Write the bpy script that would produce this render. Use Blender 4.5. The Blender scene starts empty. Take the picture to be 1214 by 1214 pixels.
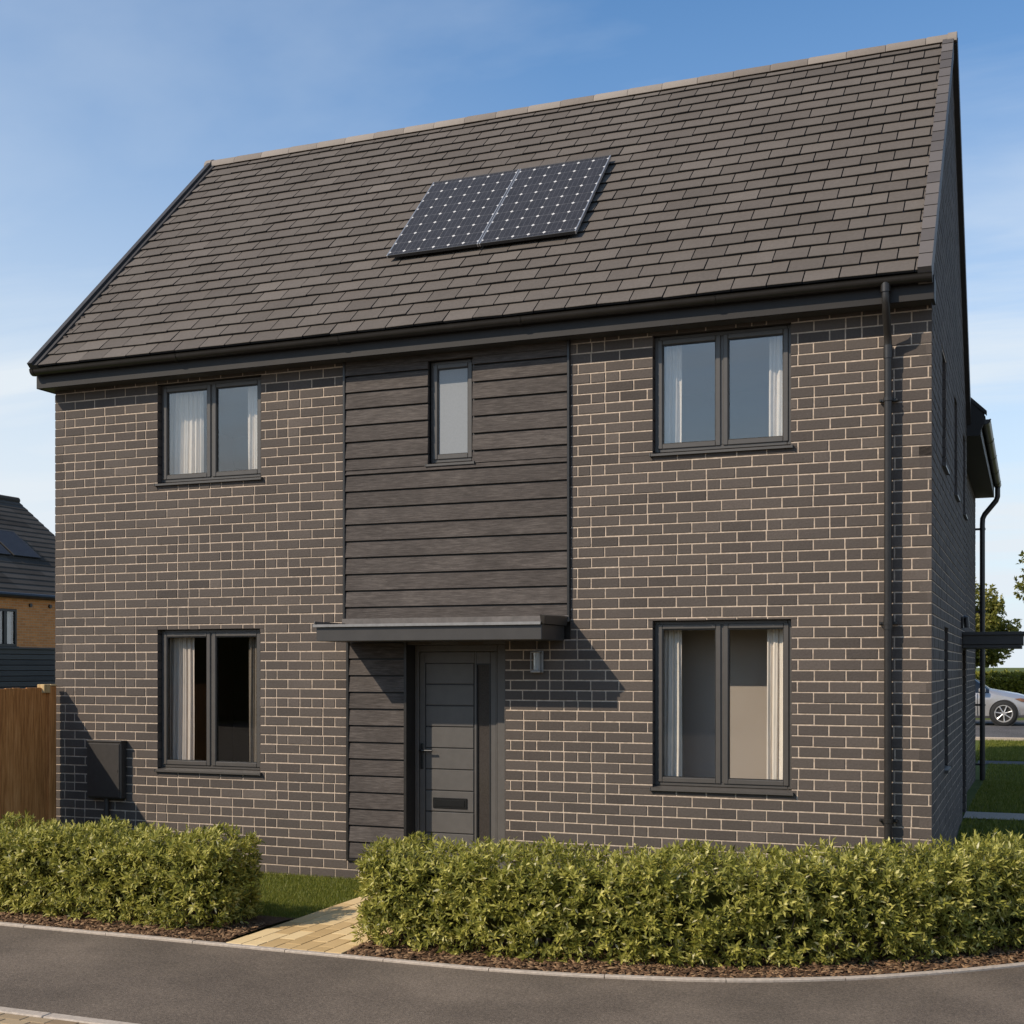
import bpy, math, random
import numpy as np
from mathutils import Vector, Matrix

random.seed(7)
RNG = np.random.default_rng(7)
scene = bpy.context.scene
COL = scene.collection
rad = math.radians

# ------------------------------------------------------------------ helpers
class MB:
    """collects vertices and faces (with one tone number per face) into ONE mesh"""
    def __init__(s, T=None):
        s.v = []; s.f = []; s.t = []; s.m = []; s.T = T
    def pts(s, ps):
        n = len(s.v)
        for p in ps:
            p = Vector(p)
            if s.T is not None: p = s.T @ p
            s.v.append(p[:])
        return n
    def face(s, idx, tone=.5, mi=0):
        s.f.append(tuple(idx)); s.t.append(tone); s.m.append(mi)
    def poly(s, ps, tone=.5, mi=0):
        n = s.pts(ps); s.face(range(n, n+len(ps)), tone, mi)
    def box(s, a, b, tone=.5, mi=0):
        x0,y0,z0 = a; x1,y1,z1 = b
        n = s.pts([(x0,y0,z0),(x1,y0,z0),(x1,y1,z0),(x0,y1,z0),(x0,y0,z1),(x1,y0,z1),(x1,y1,z1),(x0,y1,z1)])
        for q in ((0,3,2,1),(4,5,6,7),(0,1,5,4),(1,2,6,5),(2,3,7,6),(3,0,4,7)):
            s.face([n+i for i in q], tone, mi)
    def bbox(s, a, b, r=.006, tone=.5, mi=0):
        """box with chamfered edges"""
        x0,y0,z0 = a; x1,y1,z1 = b
        r = min(r, (x1-x0)*.45, (y1-y0)*.45, (z1-z0)*.45)
        X=(x0,x1); Y=(y0,y1); Z=(z0,z1)
        idx = {}
        ps = []
        for i in (0,1):
            for j in (0,1):
                for k in (0,1):
                    sx = r if i==0 else -r; sy = r if j==0 else -r; sz = r if k==0 else -r
                    idx[(i,j,k,'x')] = len(ps); ps.append((X[i], Y[j]+sy, Z[k]+sz))
                    idx[(i,j,k,'y')] = len(ps); ps.append((X[i]+sx, Y[j], Z[k]+sz))
                    idx[(i,j,k,'z')] = len(ps); ps.append((X[i]+sx, Y[j]+sy, Z[k]))
        n = s.pts(ps)
        g = lambda i,j,k,a: n+idx[(i,j,k,a)]
        for i in (0,1):
            q = [g(i,0,0,'x'),g(i,1,0,'x'),g(i,1,1,'x'),g(i,0,1,'x')]
            s.face(q if i else q[::-1], tone, mi)
            q = [g(0,i,0,'y'),g(0,i,1,'y'),g(1,i,1,'y'),g(1,i,0,'y')]
            s.face(q if i else q[::-1], tone, mi)
            q = [g(0,0,i,'z'),g(1,0,i,'z'),g(1,1,i,'z'),g(0,1,i,'z')]
            s.face(q if i else q[::-1], tone, mi)
        for i in (0,1):
            for j in (0,1):
                q = [g(i,j,0,'x'),g(i,j,0,'y'),g(i,j,1,'y'),g(i,j,1,'x')]
                s.face(q if i==j else q[::-1], tone, mi)
                q = [g(i,0,j,'x'),g(i,1,j,'x'),g(i,1,j,'z'),g(i,0,j,'z')]
                s.face(q if i==j else q[::-1], tone, mi)
                q = [g(0,i,j,'y'),g(1,i,j,'y'),g(1,i,j,'z'),g(0,i,j,'z')]
                s.face(q if i!=j else q[::-1], tone, mi)
                for k in (0,1):
                    q = [g(i,j,k,'x'),g(i,j,k,'y'),g(i,j,k,'z')]
                    s.face(q if (i+j+k)%2==1 else q[::-1], tone, mi)
    def prism(s, prof, axis_pts, tone=.5, cap=True, mi=0):
        """profile (list of 3D offset lists per station already placed)"""
        n0 = None; L = len(prof)
        rings = []
        for st in axis_pts:
            rings.append(s.pts(st))
        for a, b in zip(rings, rings[1:]):
            for i in range(L):
                j = (i+1) % L
                s.face((a+i, a+j, b+j, b+i), tone, mi)
        if cap:
            s.face([rings[0]+i for i in range(L)][::-1], tone, mi)
            s.face([rings[-1]+i for i in range(L)], tone, mi)
    def tube(s, path, r, seg=12, tone=.5, cap=True, rs=None, mi=0):
        path = [Vector(p) for p in path]
        rings = []
        up = None
        for i, p in enumerate(path):
            d = (path[min(i+1, len(path)-1)] - path[max(i-1, 0)]).normalized()
            if up is None:
                up = Vector((0,0,1)) if abs(d.z) < .9 else Vector((1,0,0))
            a = d.cross(up).normalized(); b = a.cross(d).normalized(); up = b
            rr = rs[i] if rs else r
            rings.append([p + a*rr*math.cos(2*math.pi*k/seg) + b*rr*math.sin(2*math.pi*k/seg) for k in range(seg)])
        s.prism(rings[0], rings, tone, cap, mi)
    def cyl(s, c, axis, r, h, seg=20, tone=.5, mi=0):
        c = Vector(c); axis = Vector(axis).normalized()
        s.tube([c, c+axis*h], r, seg, tone, True, None, mi)
    def build(s, name, mat, parent=None, smooth=False):
        me = bpy.data.meshes.new(name)
        me.from_pydata(s.v, [], s.f)
        mats = mat if isinstance(mat, (list, tuple)) else [mat]
        for m in mats: me.materials.append(m)
        at = me.attributes.new('tone', 'FLOAT', 'FACE')
        at.data.foreach_set('value', s.t)
        me.polygons.foreach_set('material_index', s.m)
        if smooth: me.polygons.foreach_set('use_smooth', [True]*len(s.f))
        me.update()
        return link(name, me, parent)

def link(name, me, parent=None):
    o = bpy.data.objects.new(name, me); COL.objects.link(o)
    if parent is not None:
        o.parent = parent
        if parent.type == 'EMPTY' and parent.rotation_euler.z == 0:
            o.location = -parent.location
    return o

def autosmooth(o, ang=40):
    me = o.data
    me.polygons.foreach_set('use_smooth', [True]*len(me.polygons))
    me.set_sharp_from_angle(angle=rad(ang))
    return o

def nmesh(name, V, Q, tone, mat, parent=None):
    """fast mesh from numpy arrays; Q is (n,4)"""
    me = bpy.data.meshes.new(name)
    me.vertices.add(len(V)); me.vertices.foreach_set('co', np.ascontiguousarray(V, dtype=np.float32).ravel())
    k = Q.shape[1]
    me.loops.add(Q.size); me.loops.foreach_set('vertex_index', np.ascontiguousarray(Q, dtype=np.int32).ravel())
    me.polygons.add(len(Q))
    me.polygons.foreach_set('loop_start', np.arange(0, Q.size, k, dtype=np.int32))
    at = me.attributes.new('tone', 'FLOAT', 'FACE')
    at.data.foreach_set('value', np.ascontiguousarray(tone, dtype=np.float32))
    me.materials.append(mat)
    me.update(calc_edges=True); me.validate()
    return link(name, me, parent)

def tag(o, label, cat, group=None, kind=None):
    if label: o['label'] = label
    if cat: o['category'] = cat
    if group: o['group'] = group
    if kind: o['kind'] = kind
    return o

def struct(o, label=None, cat=None):
    o['kind'] = 'structure'
    if label: o['label'] = label
    if cat: o['category'] = cat
    return o

def empty(name, loc, label, cat, group=None, rz=0):
    o = bpy.data.objects.new(name, None); COL.objects.link(o)
    o.location = loc; o.rotation_euler.z = rz; o.empty_display_size = .2
    return tag(o, label, cat, group)

def rebase(o, c):
    """move a top-level mesh's origin to c"""
    c = Vector(c); o.data.transform(Matrix.Translation(-c)); o.location = c
    return o

def copy_tree(o, parent=None):
    c = o.copy(); COL.objects.link(c)
    if parent is not None: c.parent = parent
    for ch in list(o.children): copy_tree(ch, c)
    return c

# ------------------------------------------------------------------ materials
class NT:
    def __init__(s, m):
        s.t = m.node_tree; s.n = s.t.nodes
    def add(s, ty, **kw):
        n = s.n.new(ty)
        for k, v in kw.items():
            if hasattr(n, k): setattr(n, k, v)
        return n
    def ln(s, a, b): s.t.links.new(a, b)
    def noise(s, co, scale, detail=4, rough=.55, stretch=None):
        if stretch:
            mp = s.add('ShaderNodeMapping'); mp.inputs['Scale'].default_value = stretch
            s.ln(co, mp.inputs['Vector']); co = mp.outputs[0]
        n = s.add('ShaderNodeTexNoise'); n.inputs['Scale'].default_value = scale
        n.inputs['Detail'].default_value = detail; n.inputs['Roughness'].default_value = rough
        s.ln(co, n.inputs['Vector']); return n.outputs['Fac']
    def ramp(s, fac, stops):
        r = s.add('ShaderNodeValToRGB'); e = r.color_ramp.elements
        while len(e) < len(stops): e.new(.5)
        for el, (p, c) in zip(e, stops):
            el.position = p; el.color = (*c, 1) if len(c) == 3 else c
        s.ln(fac, r.inputs[0]); return r.outputs[0]
    def math(s, op, a, b=None, clamp=False):
        n = s.add('ShaderNodeMath'); n.operation = op; n.use_clamp = clamp
        for i, x in enumerate((a, b)):
            if x is None: continue
            if isinstance(x, (int, float)): n.inputs[i].default_value = x
            else: s.ln(x, n.inputs[i])
        return n.outputs[0]
    def mix(s, fac, a, b, mode='MIX'):
        n = s.add('ShaderNodeMix'); n.data_type = 'RGBA'; n.blend_type = mode
        for i, x in ((0, fac), (6, a), (7, b)):
            if isinstance(x, (int, float)): n.inputs[i].default_value = x
            elif isinstance(x, tuple): n.inputs[i].default_value = (*x, 1)
            else: s.ln(x, n.inputs[i])
        return n.outputs[2]

def material(name):
    m = bpy.data.materials.new(name); m.use_nodes = True
    n = NT(m); b = n.n['Principled BSDF']
    tc = n.add('ShaderNodeTexCoord')
    return m, n, b, tc.outputs['Object']

def tone_of(n):
    a = n.add('ShaderNodeAttribute'); a.attribute_name = 'tone'
    return a.outputs['Fac']

def bump(n, b, h, strength=.3, dist=.01):
    bp = n.add('ShaderNodeBump'); bp.inputs['Strength'].default_value = strength
    bp.inputs['Distance'].default_value = dist
    n.ln(h, bp.inputs['Height']); n.ln(bp.outputs[0], b.inputs['Normal'])

def simple(name, col, rough=.5, var=.12, scale=30, metal=0, bmp=0, spec=.5, stretch=None, detail=4):
    m, n, b, co = material(name)
    f = n.noise(co, scale, detail, .6, stretch)
    lo = tuple(c*(1-var) for c in col); hi = tuple(min(1, c*(1+var)) for c in col)
    n.ln(n.ramp(f, [(.25, lo), (.75, hi)]), b.inputs['Base Color'])
    b.inputs['Roughness'].default_value = rough; b.inputs['Metallic'].default_value = metal
    b.inputs['Specular IOR Level'].default_value = spec
    if bmp: bump(n, b, f, bmp, .004)
    return m

def toned(name, stops, rough=.8, scale=40, amp=.3, bmp=.3, dist=.004, spec=.3, stretch=None, big=1.1, bigamp=.25):
    """per-piece tone picks the colour, fine grain and large blotches wander round it"""
    m, n, b, co = material(name)
    t = tone_of(n)
    g = n.noise(co, scale, 6, .65, stretch)
    L = n.noise(co, big, 4, .6)
    t2 = n.math('ADD', t, n.math('MULTIPLY', n.math('SUBTRACT', g, .5), amp*2))
    t3 = n.math('ADD', t2, n.math('MULTIPLY', n.math('SUBTRACT', L, .5), bigamp*2), True)
    n.ln(n.ramp(t3, stops), b.inputs['Base Color'])
    b.inputs['Roughness'].default_value = rough; b.inputs['Specular IOR Level'].default_value = spec
    if bmp: bump(n, b, g, bmp, dist)
    return m

def s2l(r, g, b):
    f = lambda c: (c/255/12.92) if c/255 <= .04045 else ((c/255+.055)/1.055)**2.4
    return (f(r), f(g), f(b))

M = {}
M['brick'] = toned('dark_brick', [(0, (.044,.035,.030)), (.35, (.074,.060,.051)), (.65, (.096,.078,.066)), (1, (.140,.113,.095))], .82, 48, .36, .55, .006, .35)
M['mortar'] = simple('beige_mortar', (.50,.40,.31), .95, .30, 22, bmp=.5, spec=.1)
M['reveal_shade'] = simple('shaded_reveal', (.040,.034,.030), .8, .25, 30, bmp=.3)  # dark tone paints the shade inside the wall openings
M['tile'] = toned('roof_tile', [(0, (.076,.064,.054)), (.5, (.112,.095,.081)), (1, (.156,.134,.115))], .8, 30, .36, .5, .005, .2, big=.8, bigamp=.30)
M['underlay_shade'] = simple('roof_underlay_shade', (.02,.018,.017), .9)
M['ridge'] = toned('ridge_tile', [(0, (.17,.142,.12)), (1, (.28,.24,.205))], .75, 20, .3, .25)
M['verge'] = toned('verge_cap', [(0, (.085,.074,.068)), (1, (.135,.118,.108))], .6, 15, .2, .15)
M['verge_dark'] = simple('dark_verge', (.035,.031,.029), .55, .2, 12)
M['black'] = simple('black_plastic', (.022,.0195,.0175), .36, .2, 10)
M['fascia'] = simple('fascia_board', (.022,.019,.017), .55, .15, 5, spec=.3)
M['soffit'] = simple('soffit_board', (.05,.047,.044), .5, .15, 5)
M['frame'] = simple('anthracite_frame', (.078,.070,.062), .38, .08, 12)
M['frame_dark'] = simple('dark_gasket', (.012,.012,.012), .5, .1)
M['door'] = simple('door_paint', (.095,.087,.079), .42, .1, 9, bmp=.03)
M['canopy'] = simple('canopy_metal', (.044,.040,.037), .42, .12, 6)
M['flash'] = simple('flashing_metal', (.115,.10,.09), .5, .3, 9, bmp=.1)
M['zinc'] = simple('zinc_flashing', (.27,.26,.25), .38, .2, 14, metal=.35)
M['handle'] = simple('black_handle', (.012,.012,.012), .3, .1)
M['meter'] = simple('meter_box_plastic', (.036,.032,.029), .5, .15, 20, bmp=.1)
M['alu'] = simple('brushed_aluminium', (.48,.47,.46), .35, .1, 40, metal=.7)
M['panel_frame'] = simple('panel_frame', (.035,.034,.034), .4, .1)
M['curtain'] = simple('curtain_cloth', (.82,.74,.65), .9, .12, 60, spec=.1, stretch=(1,1,.1))
M['curtain_shade'] = simple('grey_curtain_cloth', (.60,.53,.47), .9, .12, 60, spec=.1, stretch=(1,1,.1))
M['concrete'] = simple('pale_concrete', (.42,.355,.29), .85, .25, 30, bmp=.3, spec=.2)
M['room_beige'] = simple('room_beige', (.42,.36,.31), .9, .04, 2)
M['room_grey'] = simple('room_grey', (.74,.69,.64), .9, .04, 2)
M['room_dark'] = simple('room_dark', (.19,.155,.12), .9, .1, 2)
M['floor'] = simple('room_floor', (.55,.44,.33), .5, .2, 8)

# charred timber cladding
def wood(name, lo, mid, hi, st, rough=.7, b=.5):
    m, n, bs, co = material(name)
    t = tone_of(n)
    mp = n.add('ShaderNodeVectorMath'); mp.operation = 'ADD'
    cmb = n.add('ShaderNodeCombineXYZ')
    for i in range(3): n.ln(n.math('MULTIPLY', t, 37.0 + 11*i), cmb.inputs[i])
    n.ln(co, mp.inputs[0]); n.ln(cmb.outputs[0], mp.inputs[1])
    g = n.noise(mp.outputs[0], 9, 8, .7, st)
    g2 = n.noise(mp.outputs[0], 2.2, 3, .6, tuple(min(1.6, x*1.2) for x in st))
    f = n.math('ADD', n.math('MULTIPLY', g, .75), n.math('MULTIPLY', g2, .25))
    f = n.math('ADD', f, n.math('MULTIPLY', n.math('SUBTRACT', t, .5), .07))
    n.ln(n.ramp(f, [(.34, lo), (.5, mid), (.66, hi)]), bs.inputs['Base Color'])
    bs.inputs['Roughness'].default_value = rough+.1; bs.inputs['Specular IOR Level'].default_value = .3
    bump(n, bs, g, b, .004)
    return m
M['clad'] = wood('charred_cladding', (.038,.031,.027), (.072,.060,.053), (.130,.110,.097), (.75,4,10), b=.8)
M['fence'] = wood('fence_timber', (.27,.105,.030), (.55,.235,.072), (.74,.37,.14), (5,5,.3), .8)
M['post'] = wood('post_timber', (.36,.24,.10), (.52,.36,.17), (.65,.48,.25), (5,5,.4), .8)

# glass: mirror-like coat over a clear pane
def glass(name, base=.07, k=1.6, tint=(.80,.83,.84), rough=0.0):
    m = bpy.data.materials.new(name); m.use_nodes = True; n = NT(m); n.n.clear()
    out = n.add('ShaderNodeOutputMaterial'); mx = n.add('ShaderNodeMixShader')
    tr = n.add('ShaderNodeBsdfTransparent'); tr.inputs[0].default_value = (*tint, 1)
    gl = n.add('ShaderNodeBsdfGlossy'); gl.inputs['Roughness'].default_value = rough
    lw = n.add('ShaderNodeLayerWeight'); lw.inputs['Blend'].default_value = .5
    n.ln(n.math('ADD', n.math('MULTIPLY', n.math('POWER', lw.outputs['Facing'], 4.0), k), base, True), mx.inputs[0])
    n.ln(tr.outputs[0], mx.inputs[1]); n.ln(gl.outputs[0], mx.inputs[2]); n.ln(mx.outputs[0], out.inputs[0])
    return m
M['glass'] = glass('window_glass', .115, .6, (.93,.935,.93))
M['glass_low'] = glass('clear_window_glass', .035, .6, (.95,.95,.94))
M['glass_dark'] = glass('door_glass', .03, .6, (.30,.26,.235), .03)
m, n, b, co = material('frosted_glass')
f = n.noise(co, 60, 3)
n.ln(n.ramp(f, [(.3, (.235,.24,.24)), (.7, (.255,.26,.26))]), b.inputs['Base Color'])
b.inputs['Roughness'].default_value = .22; b.inputs['Specular IOR Level'].default_value = .7
bump(n, b, f, .05, .002); M['frosted'] = m
m, n, b, co = material('clear_lamp_glass')
b.inputs['Base Color'].default_value = (.75,.77,.78,1); b.inputs['Roughness'].default_value = .12
b.inputs['Transmission Weight'].default_value = .6
f = n.noise(co, 40); bump(n, b, f, .03, .001); M['lamp_glass'] = m

m, n, b, co = material('bronze_obscure_glass')
f = n.noise(co, 70, 3); n.ln(n.ramp(f, [(.3, (.040,.034,.030)), (.7, (.062,.053,.047))]), b.inputs['Base Color'])
b.inputs['Roughness'].default_value = .16; bump(n, b, f, .06, .002); M['bronze'] = m

# asphalt
def asphalt(name, c):
    m, n, b, co = material(name)
    g = n.noise(co, 95, 5, .75); L = n.noise(co, .8, 5, .6); mid = n.noise(co, 42, 5, .8)
    v = n.add('ShaderNodeTexVoronoi'); v.inputs['Scale'].default_value = 130; n.ln(co, v.inputs['Vector'])
    f = n.math('ADD', n.math('MULTIPLY', g, .5), n.math('MULTIPLY', v.outputs['Distance'], .32))
    f = n.math('ADD', f, n.math('MULTIPLY', n.math('SUBTRACT', L, .5), .75))
    f = n.math('ADD', f, n.math('MULTIPLY', n.math('SUBTRACT', mid, .5), 1.2))
    n.ln(n.ramp(f, [(.12, tuple(x*.5 for x in c)), (.40, c), (.68, tuple(x*1.75 for x in c))]), b.inputs['Base Color'])
    b.inputs['Roughness'].default_value = .85; b.inputs['Specular IOR Level'].default_value = .3
    bump(n, b, n.math('ADD', g, v.outputs['Distance']), .5, .006)
    return m
M['asphalt'] = asphalt('asphalt', (.126,.098,.073))
M['asphalt2'] = asphalt('asphalt_far', (.085,.08,.078))

def earth(name, stops, scale, st=.6, d=.03):
    m, n, b, co = material(name)
    g = n.noise(co, scale, 8, .7); L = n.noise(co, 1.3, 4, .6)
    f = n.math('ADD', n.math('MULTIPLY', g, .7), n.math('MULTIPLY', L, .3))
    n.ln(n.ramp(f, stops), b.inputs['Base Color'])
    b.inputs['Roughness'].default_value = .95; b.inputs['Specular IOR Level'].default_value = .15
    bump(n, b, g, st, d); return m
M['soil'] = earth('bark_soil', [(.35, (.032,.019,.011)), (.52, (.095,.055,.032)), (.7, (.19,.12,.072))], 34)
M['chip'] = toned('bark_chip', [(0, (.042,.022,.010)), (.55, (.135,.072,.036)), (1, (.32,.20,.105))], .9, 60, .25, .3)
M['ground'] = earth('lawn_soil', [(.35, (.055,.072,.014)), (.55, (.095,.115,.026)), (.72, (.15,.155,.045))], 22, .5, .02)
M['paver'] = toned('buff_paver', [(0, (.46,.31,.14)), (.5, (.60,.42,.205)), (1, (.72,.54,.29))], .85, 45, .2, .35, .004, .25)
M['paver_joint'] = simple('paver_sand', (.16,.11,.06), .95, .3, 50)
M['paver2'] = toned('brown_paver', [(0, (.22,.15,.085)), (1, (.40,.30,.18))], .85, 45, .2, .35)

def leafmat(name, stops, trans=.3, rough=.5, spec=.35):
    m, n, b, co = material(name)
    t = tone_of(n)
    c = n.ramp(t, stops)
    n.ln(c, b.inputs['Base Color']); b.inputs['Roughness'].default_value = rough
    b.inputs['Specular IOR Level'].default_value = spec
    tr = n.add('ShaderNodeBsdfTranslucent'); n.ln(c, tr.inputs[0])
    mx = n.add('ShaderNodeMixShader'); mx.inputs[0].default_value = trans
    n.ln(b.outputs[0], mx.inputs[1]); n.ln(tr.outputs[0], mx.inputs[2])
    n.ln(mx.outputs[0], n.n['Material Output'].inputs[0])
    return m
M['hedge'] = leafmat('hedge_leaf', [(0, (.075,.082,.012)), (.4, (.31,.305,.050)), (.75, (.66,.60,.155)), (.95, (.88,.80,.34)), (1, (.85,.78,.50))], .45)
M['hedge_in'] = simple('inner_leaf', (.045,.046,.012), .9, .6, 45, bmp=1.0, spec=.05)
M['farhedge'] = leafmat('clipped_hedge_leaf', [(0, (.12,.125,.014)), (.6, (.27,.265,.035)), (1, (.42,.38,.08))])
M['treeleaf'] = leafmat('tree_leaf', [(0, (.08,.09,.012)), (.5, (.20,.20,.035)), (1, (.42,.36,.09))], .45)
M['grass'] = leafmat('grass_blade', [(0, (.085,.11,.012)), (.6, (.19,.21,.030)), (1, (.36,.33,.08))], .4)
M['bark'] = simple('bark', (.10,.075,.05), .9, .35, 20, bmp=.6, stretch=(1,1,.2))

# solar cells: dark blue cells, fine bus lines, pale diamond gaps at the cell corners
def solar_mat():
    m, n, b, co = material('solar_cells')
    sp = n.add('ShaderNodeSeparateXYZ'); n.ln(co, sp.inputs[0])
    def cellf(o, pitch):
        return n.math('ABSOLUTE', n.math('SUBTRACT', n.math('FRACT', n.math('DIVIDE', o, pitch)), .5))
    fx = cellf(sp.outputs[0], .184); fy = cellf(sp.outputs[1], .2055)
    corner = n.math('GREATER_THAN', n.math('ADD', fx, fy), .885)
    lx = n.math('GREATER_THAN', fx, .488); ly = n.math('GREATER_THAN', fy, .489)
    line = n.math('MAXIMUM', lx, ly)
    bus = n.math('LESS_THAN', n.math('ABSOLUTE', n.math('SUBTRACT', fx, .17)), .012)
    g = n.noise(co, 14, 4, .7); ns = n.noise(co, 120, 2)
    base = n.ramp(n.math('ADD', n.math('MULTIPLY', g, .6), n.math('MULTIPLY', ns, .4)), [(.3, (.020,.019,.020)), (.7, (.048,.046,.049))])
    c = n.mix(n.math('MULTIPLY', bus, .35), base, (.17,.17,.19))
    c = n.mix(n.math('MULTIPLY', line, .7), c, (.19,.185,.18))
    c = n.mix(n.math('MULTIPLY', corner, .8), c, (.72,.70,.67))
    n.ln(c, b.inputs['Base Color']); b.inputs['Roughness'].default_value = .38
    b.inputs['Specular IOR Level'].default_value = .14
    return m
M['solar'] = solar_mat()

# far neighbour's bricks and tiles
def brick_tex(name, c1, c2, mo, bw, bh, axis='YZ'):
    m, n, b, co = material(name)
    sp = n.add('ShaderNodeSeparateXYZ'); n.ln(co, sp.inputs[0])
    cm = n.add('ShaderNodeCombineXYZ')
    n.ln(sp.outputs[axis[0] == 'Y' and 1 or 0], cm.inputs[0]); n.ln(sp.outputs[2], cm.inputs[1])
    bt = n.add('ShaderNodeTexBrick'); n.ln(cm.outputs[0], bt.inputs['Vector'])
    bt.inputs['Color1'].default_value = (*c1, 1); bt.inputs['Color2'].default_value = (*c2, 1); bt.inputs['Mortar'].default_value = (*mo, 1)
    bt.inputs['Scale'].default_value = 1; bt.inputs['Brick Width'].default_value = bw; bt.inputs['Row Height'].default_value = bh
    bt.inputs['Mortar Size'].default_value = .008
    g = n.noise(co, 18, 5, .7)
    c = n.mix(n.math('MULTIPLY', g, .7), bt.outputs[0], tuple(x*.45 for x in c1))
    n.ln(c, b.inputs['Base Color']); b.inputs['Roughness'].default_value = .9; b.inputs['Specular IOR Level'].default_value = .2
    bump(n, b, bt.outputs['Fac'], -.4, .01); return m
M['buff_brick'] = brick_tex('orange_brick', (.90,.36,.12), (.68,.25,.08), (.66,.44,.25), .225, .075)
M['tile_far'] = toned('grey_tile', [(0, (.050,.043,.036)), (1, (.088,.077,.066))], .95, 20, .2, .3, spec=.08)
M['grey_board'] = toned('grey_board', [(0, (.055,.050,.045)), (1, (.09,.083,.075))], .7, 12, .2, .2)

# car
m, n, b, co = material('silver_paint')
f = n.noise(co, 300, 2)
n.ln(n.ramp(f, [(.3, (.44,.42,.41)), (.7, (.56,.54,.53))]), b.inputs['Base Color'])
b.inputs['Metallic'].default_value = .55; b.inputs['Roughness'].default_value = .32; b.inputs['Coat Weight'].default_value = .6
M['silver'] = m
M['tyre'] = simple('tyre_rubber', (.014,.014,.014), .8, .2, 30)
M['rim'] = simple('alloy_rim', (.62,.60,.58), .3, .1, 20, metal=.6)
M['carglass'] = simple('car_glass', (.010,.012,.014), .06, .1, spec=.8)
M['headlight'] = simple('amber_lens', (.20,.085,.03), .12, .2, 20, spec=.8)

# ------------------------------------------------------------------ ground
HB = [(-4000, 0), (.5, 0), (5, .28), (8, .28), (14, .14), (18.5, .38), (21.3, .5), (23.2, .74), (4000, .74)]
def H(y):
    for (a, za), (b, zb) in zip(HB, HB[1:]):
        if a <= y <= b: return za + (zb-za)*(y-a)/(b-a)
    return .74
def sheet(mb, x0, x1, y0, y1, dz):
    ys = [y0] + [b for b, _ in HB if y0 < b < y1] + [y1]
    for a, b in zip(ys, ys[1:]):
        mb.poly([(x0,a,H(a)+dz),(x1,a,H(a)+dz),(x1,b,H(b)+dz),(x0,b,H(b)+dz)])
g = MB(); sheet(g, -4000, 4000, -4000, 4000, 0)
struct(g.build('ground', M['ground']), 'grassed ground running out to the horizon', 'ground')

def bez_kerb():
    """kerb line of the garden: straight, then swinging round the corner"""
    pts = [(-30, -3.44), (-3.6, -3.45), (-3.0, -3.44), (-2.2, -3.345), (-1.24, -3.11), (-.44, -2.73), (.13, -2.33), (.80, -1.74), (1.5, -1.0), (2.2, .0), (2.8, 1.2), (3.2, 2.6), (3.35, 4), (3.4, 30)]
    out = []
    for i in range(len(pts)-1):
        p0 = pts[max(i-1, 0)]; p1 = pts[i]; p2 = pts[i+1]; p3 = pts[min(i+2, len(pts)-1)]
        L = math.dist(p1, p2)
        k = 1 if L > 3 else 6
        for j in range(k):
            t = j/k
            if L > 3:
                out.append(p1); continue
            # catmull-rom, with far neighbours pulled in
            def near(a, b, lim=1.0):
                d = math.dist(a, b)
                return a if d < lim else (b[0]+(a[0]-b[0])*lim/d, b[1]+(a[1]-b[1])*lim/d)
            q0 = near(p0, p1, L*1.2); q3 = near(p3, p2, L*1.2)
            out.append(tuple(.5*((2*p1[a]) + (-q0[a]+p2[a])*t + (2*q0[a]-5*p1[a]+4*p2[a]-q3[a])*t*t + (-q0[a]+3*p1[a]-3*p2[a]+q3[a])*t**3) for a in (0, 1)))
    out.append(pts[-1])
    return out
KERB = bez_kerb()
def offset(path, d):
    out = []
    for i, p in enumerate(path):
        a = path[max(i-1, 0)]; b = path[min(i+1, len(path)-1)]
        dx, dy = b[0]-a[0], b[1]-a[1]; L = math.hypot(dx, dy)
        out.append((p[0]-dy/L*d, p[1]+dx/L*d))
    return out
def resample(path, step):
    out = [path[0]]; acc = 0
    for a, b in zip(path, path[1:]):
        L = math.dist(a, b); t = step-acc
        while t <= L:
            out.append((a[0]+(b[0]-a[0])*t/L, a[1]+(b[1]-a[1])*t/L)); t += step
        acc = L-(t-step)
    return out

# road: strip from the kerb out towards and beyond the viewer
mb = MB()
inner = KERB; 
for a, b in zip(inner, inner[1:]):
    za, zb = H(a[1])+.004, H(b[1])+.004
    far = lambda p: (max(p[0]+3, 60) if p[1] > -1.2 else p[0], -60.0 if p[1] <= -1.2 else p[1])
    fa, fb = far(a), far(b)
    if a[1] <= -1.2 and b[1] <= -1.2:
        mb.poly([(a[0],-60,.004),(b[0],-60,.004),(b[0],b[1],zb),(a[0],a[1],za)])
    elif a[1] > -1.2 and b[1] > -1.2:
        mb.poly([(a[0],a[1],za),(60,a[1],za),(60,b[1],zb),(b[0],b[1],zb)])
    else:
        mb.poly([(a[0],a[1],za),(a[0],-60,.004),(60,-60,.004),(60,b[1],zb),(b[0],b[1],zb)])
struct(mb.build('road', M['asphalt']), 'dark asphalt lane curving past the front hedges', 'road')

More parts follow.
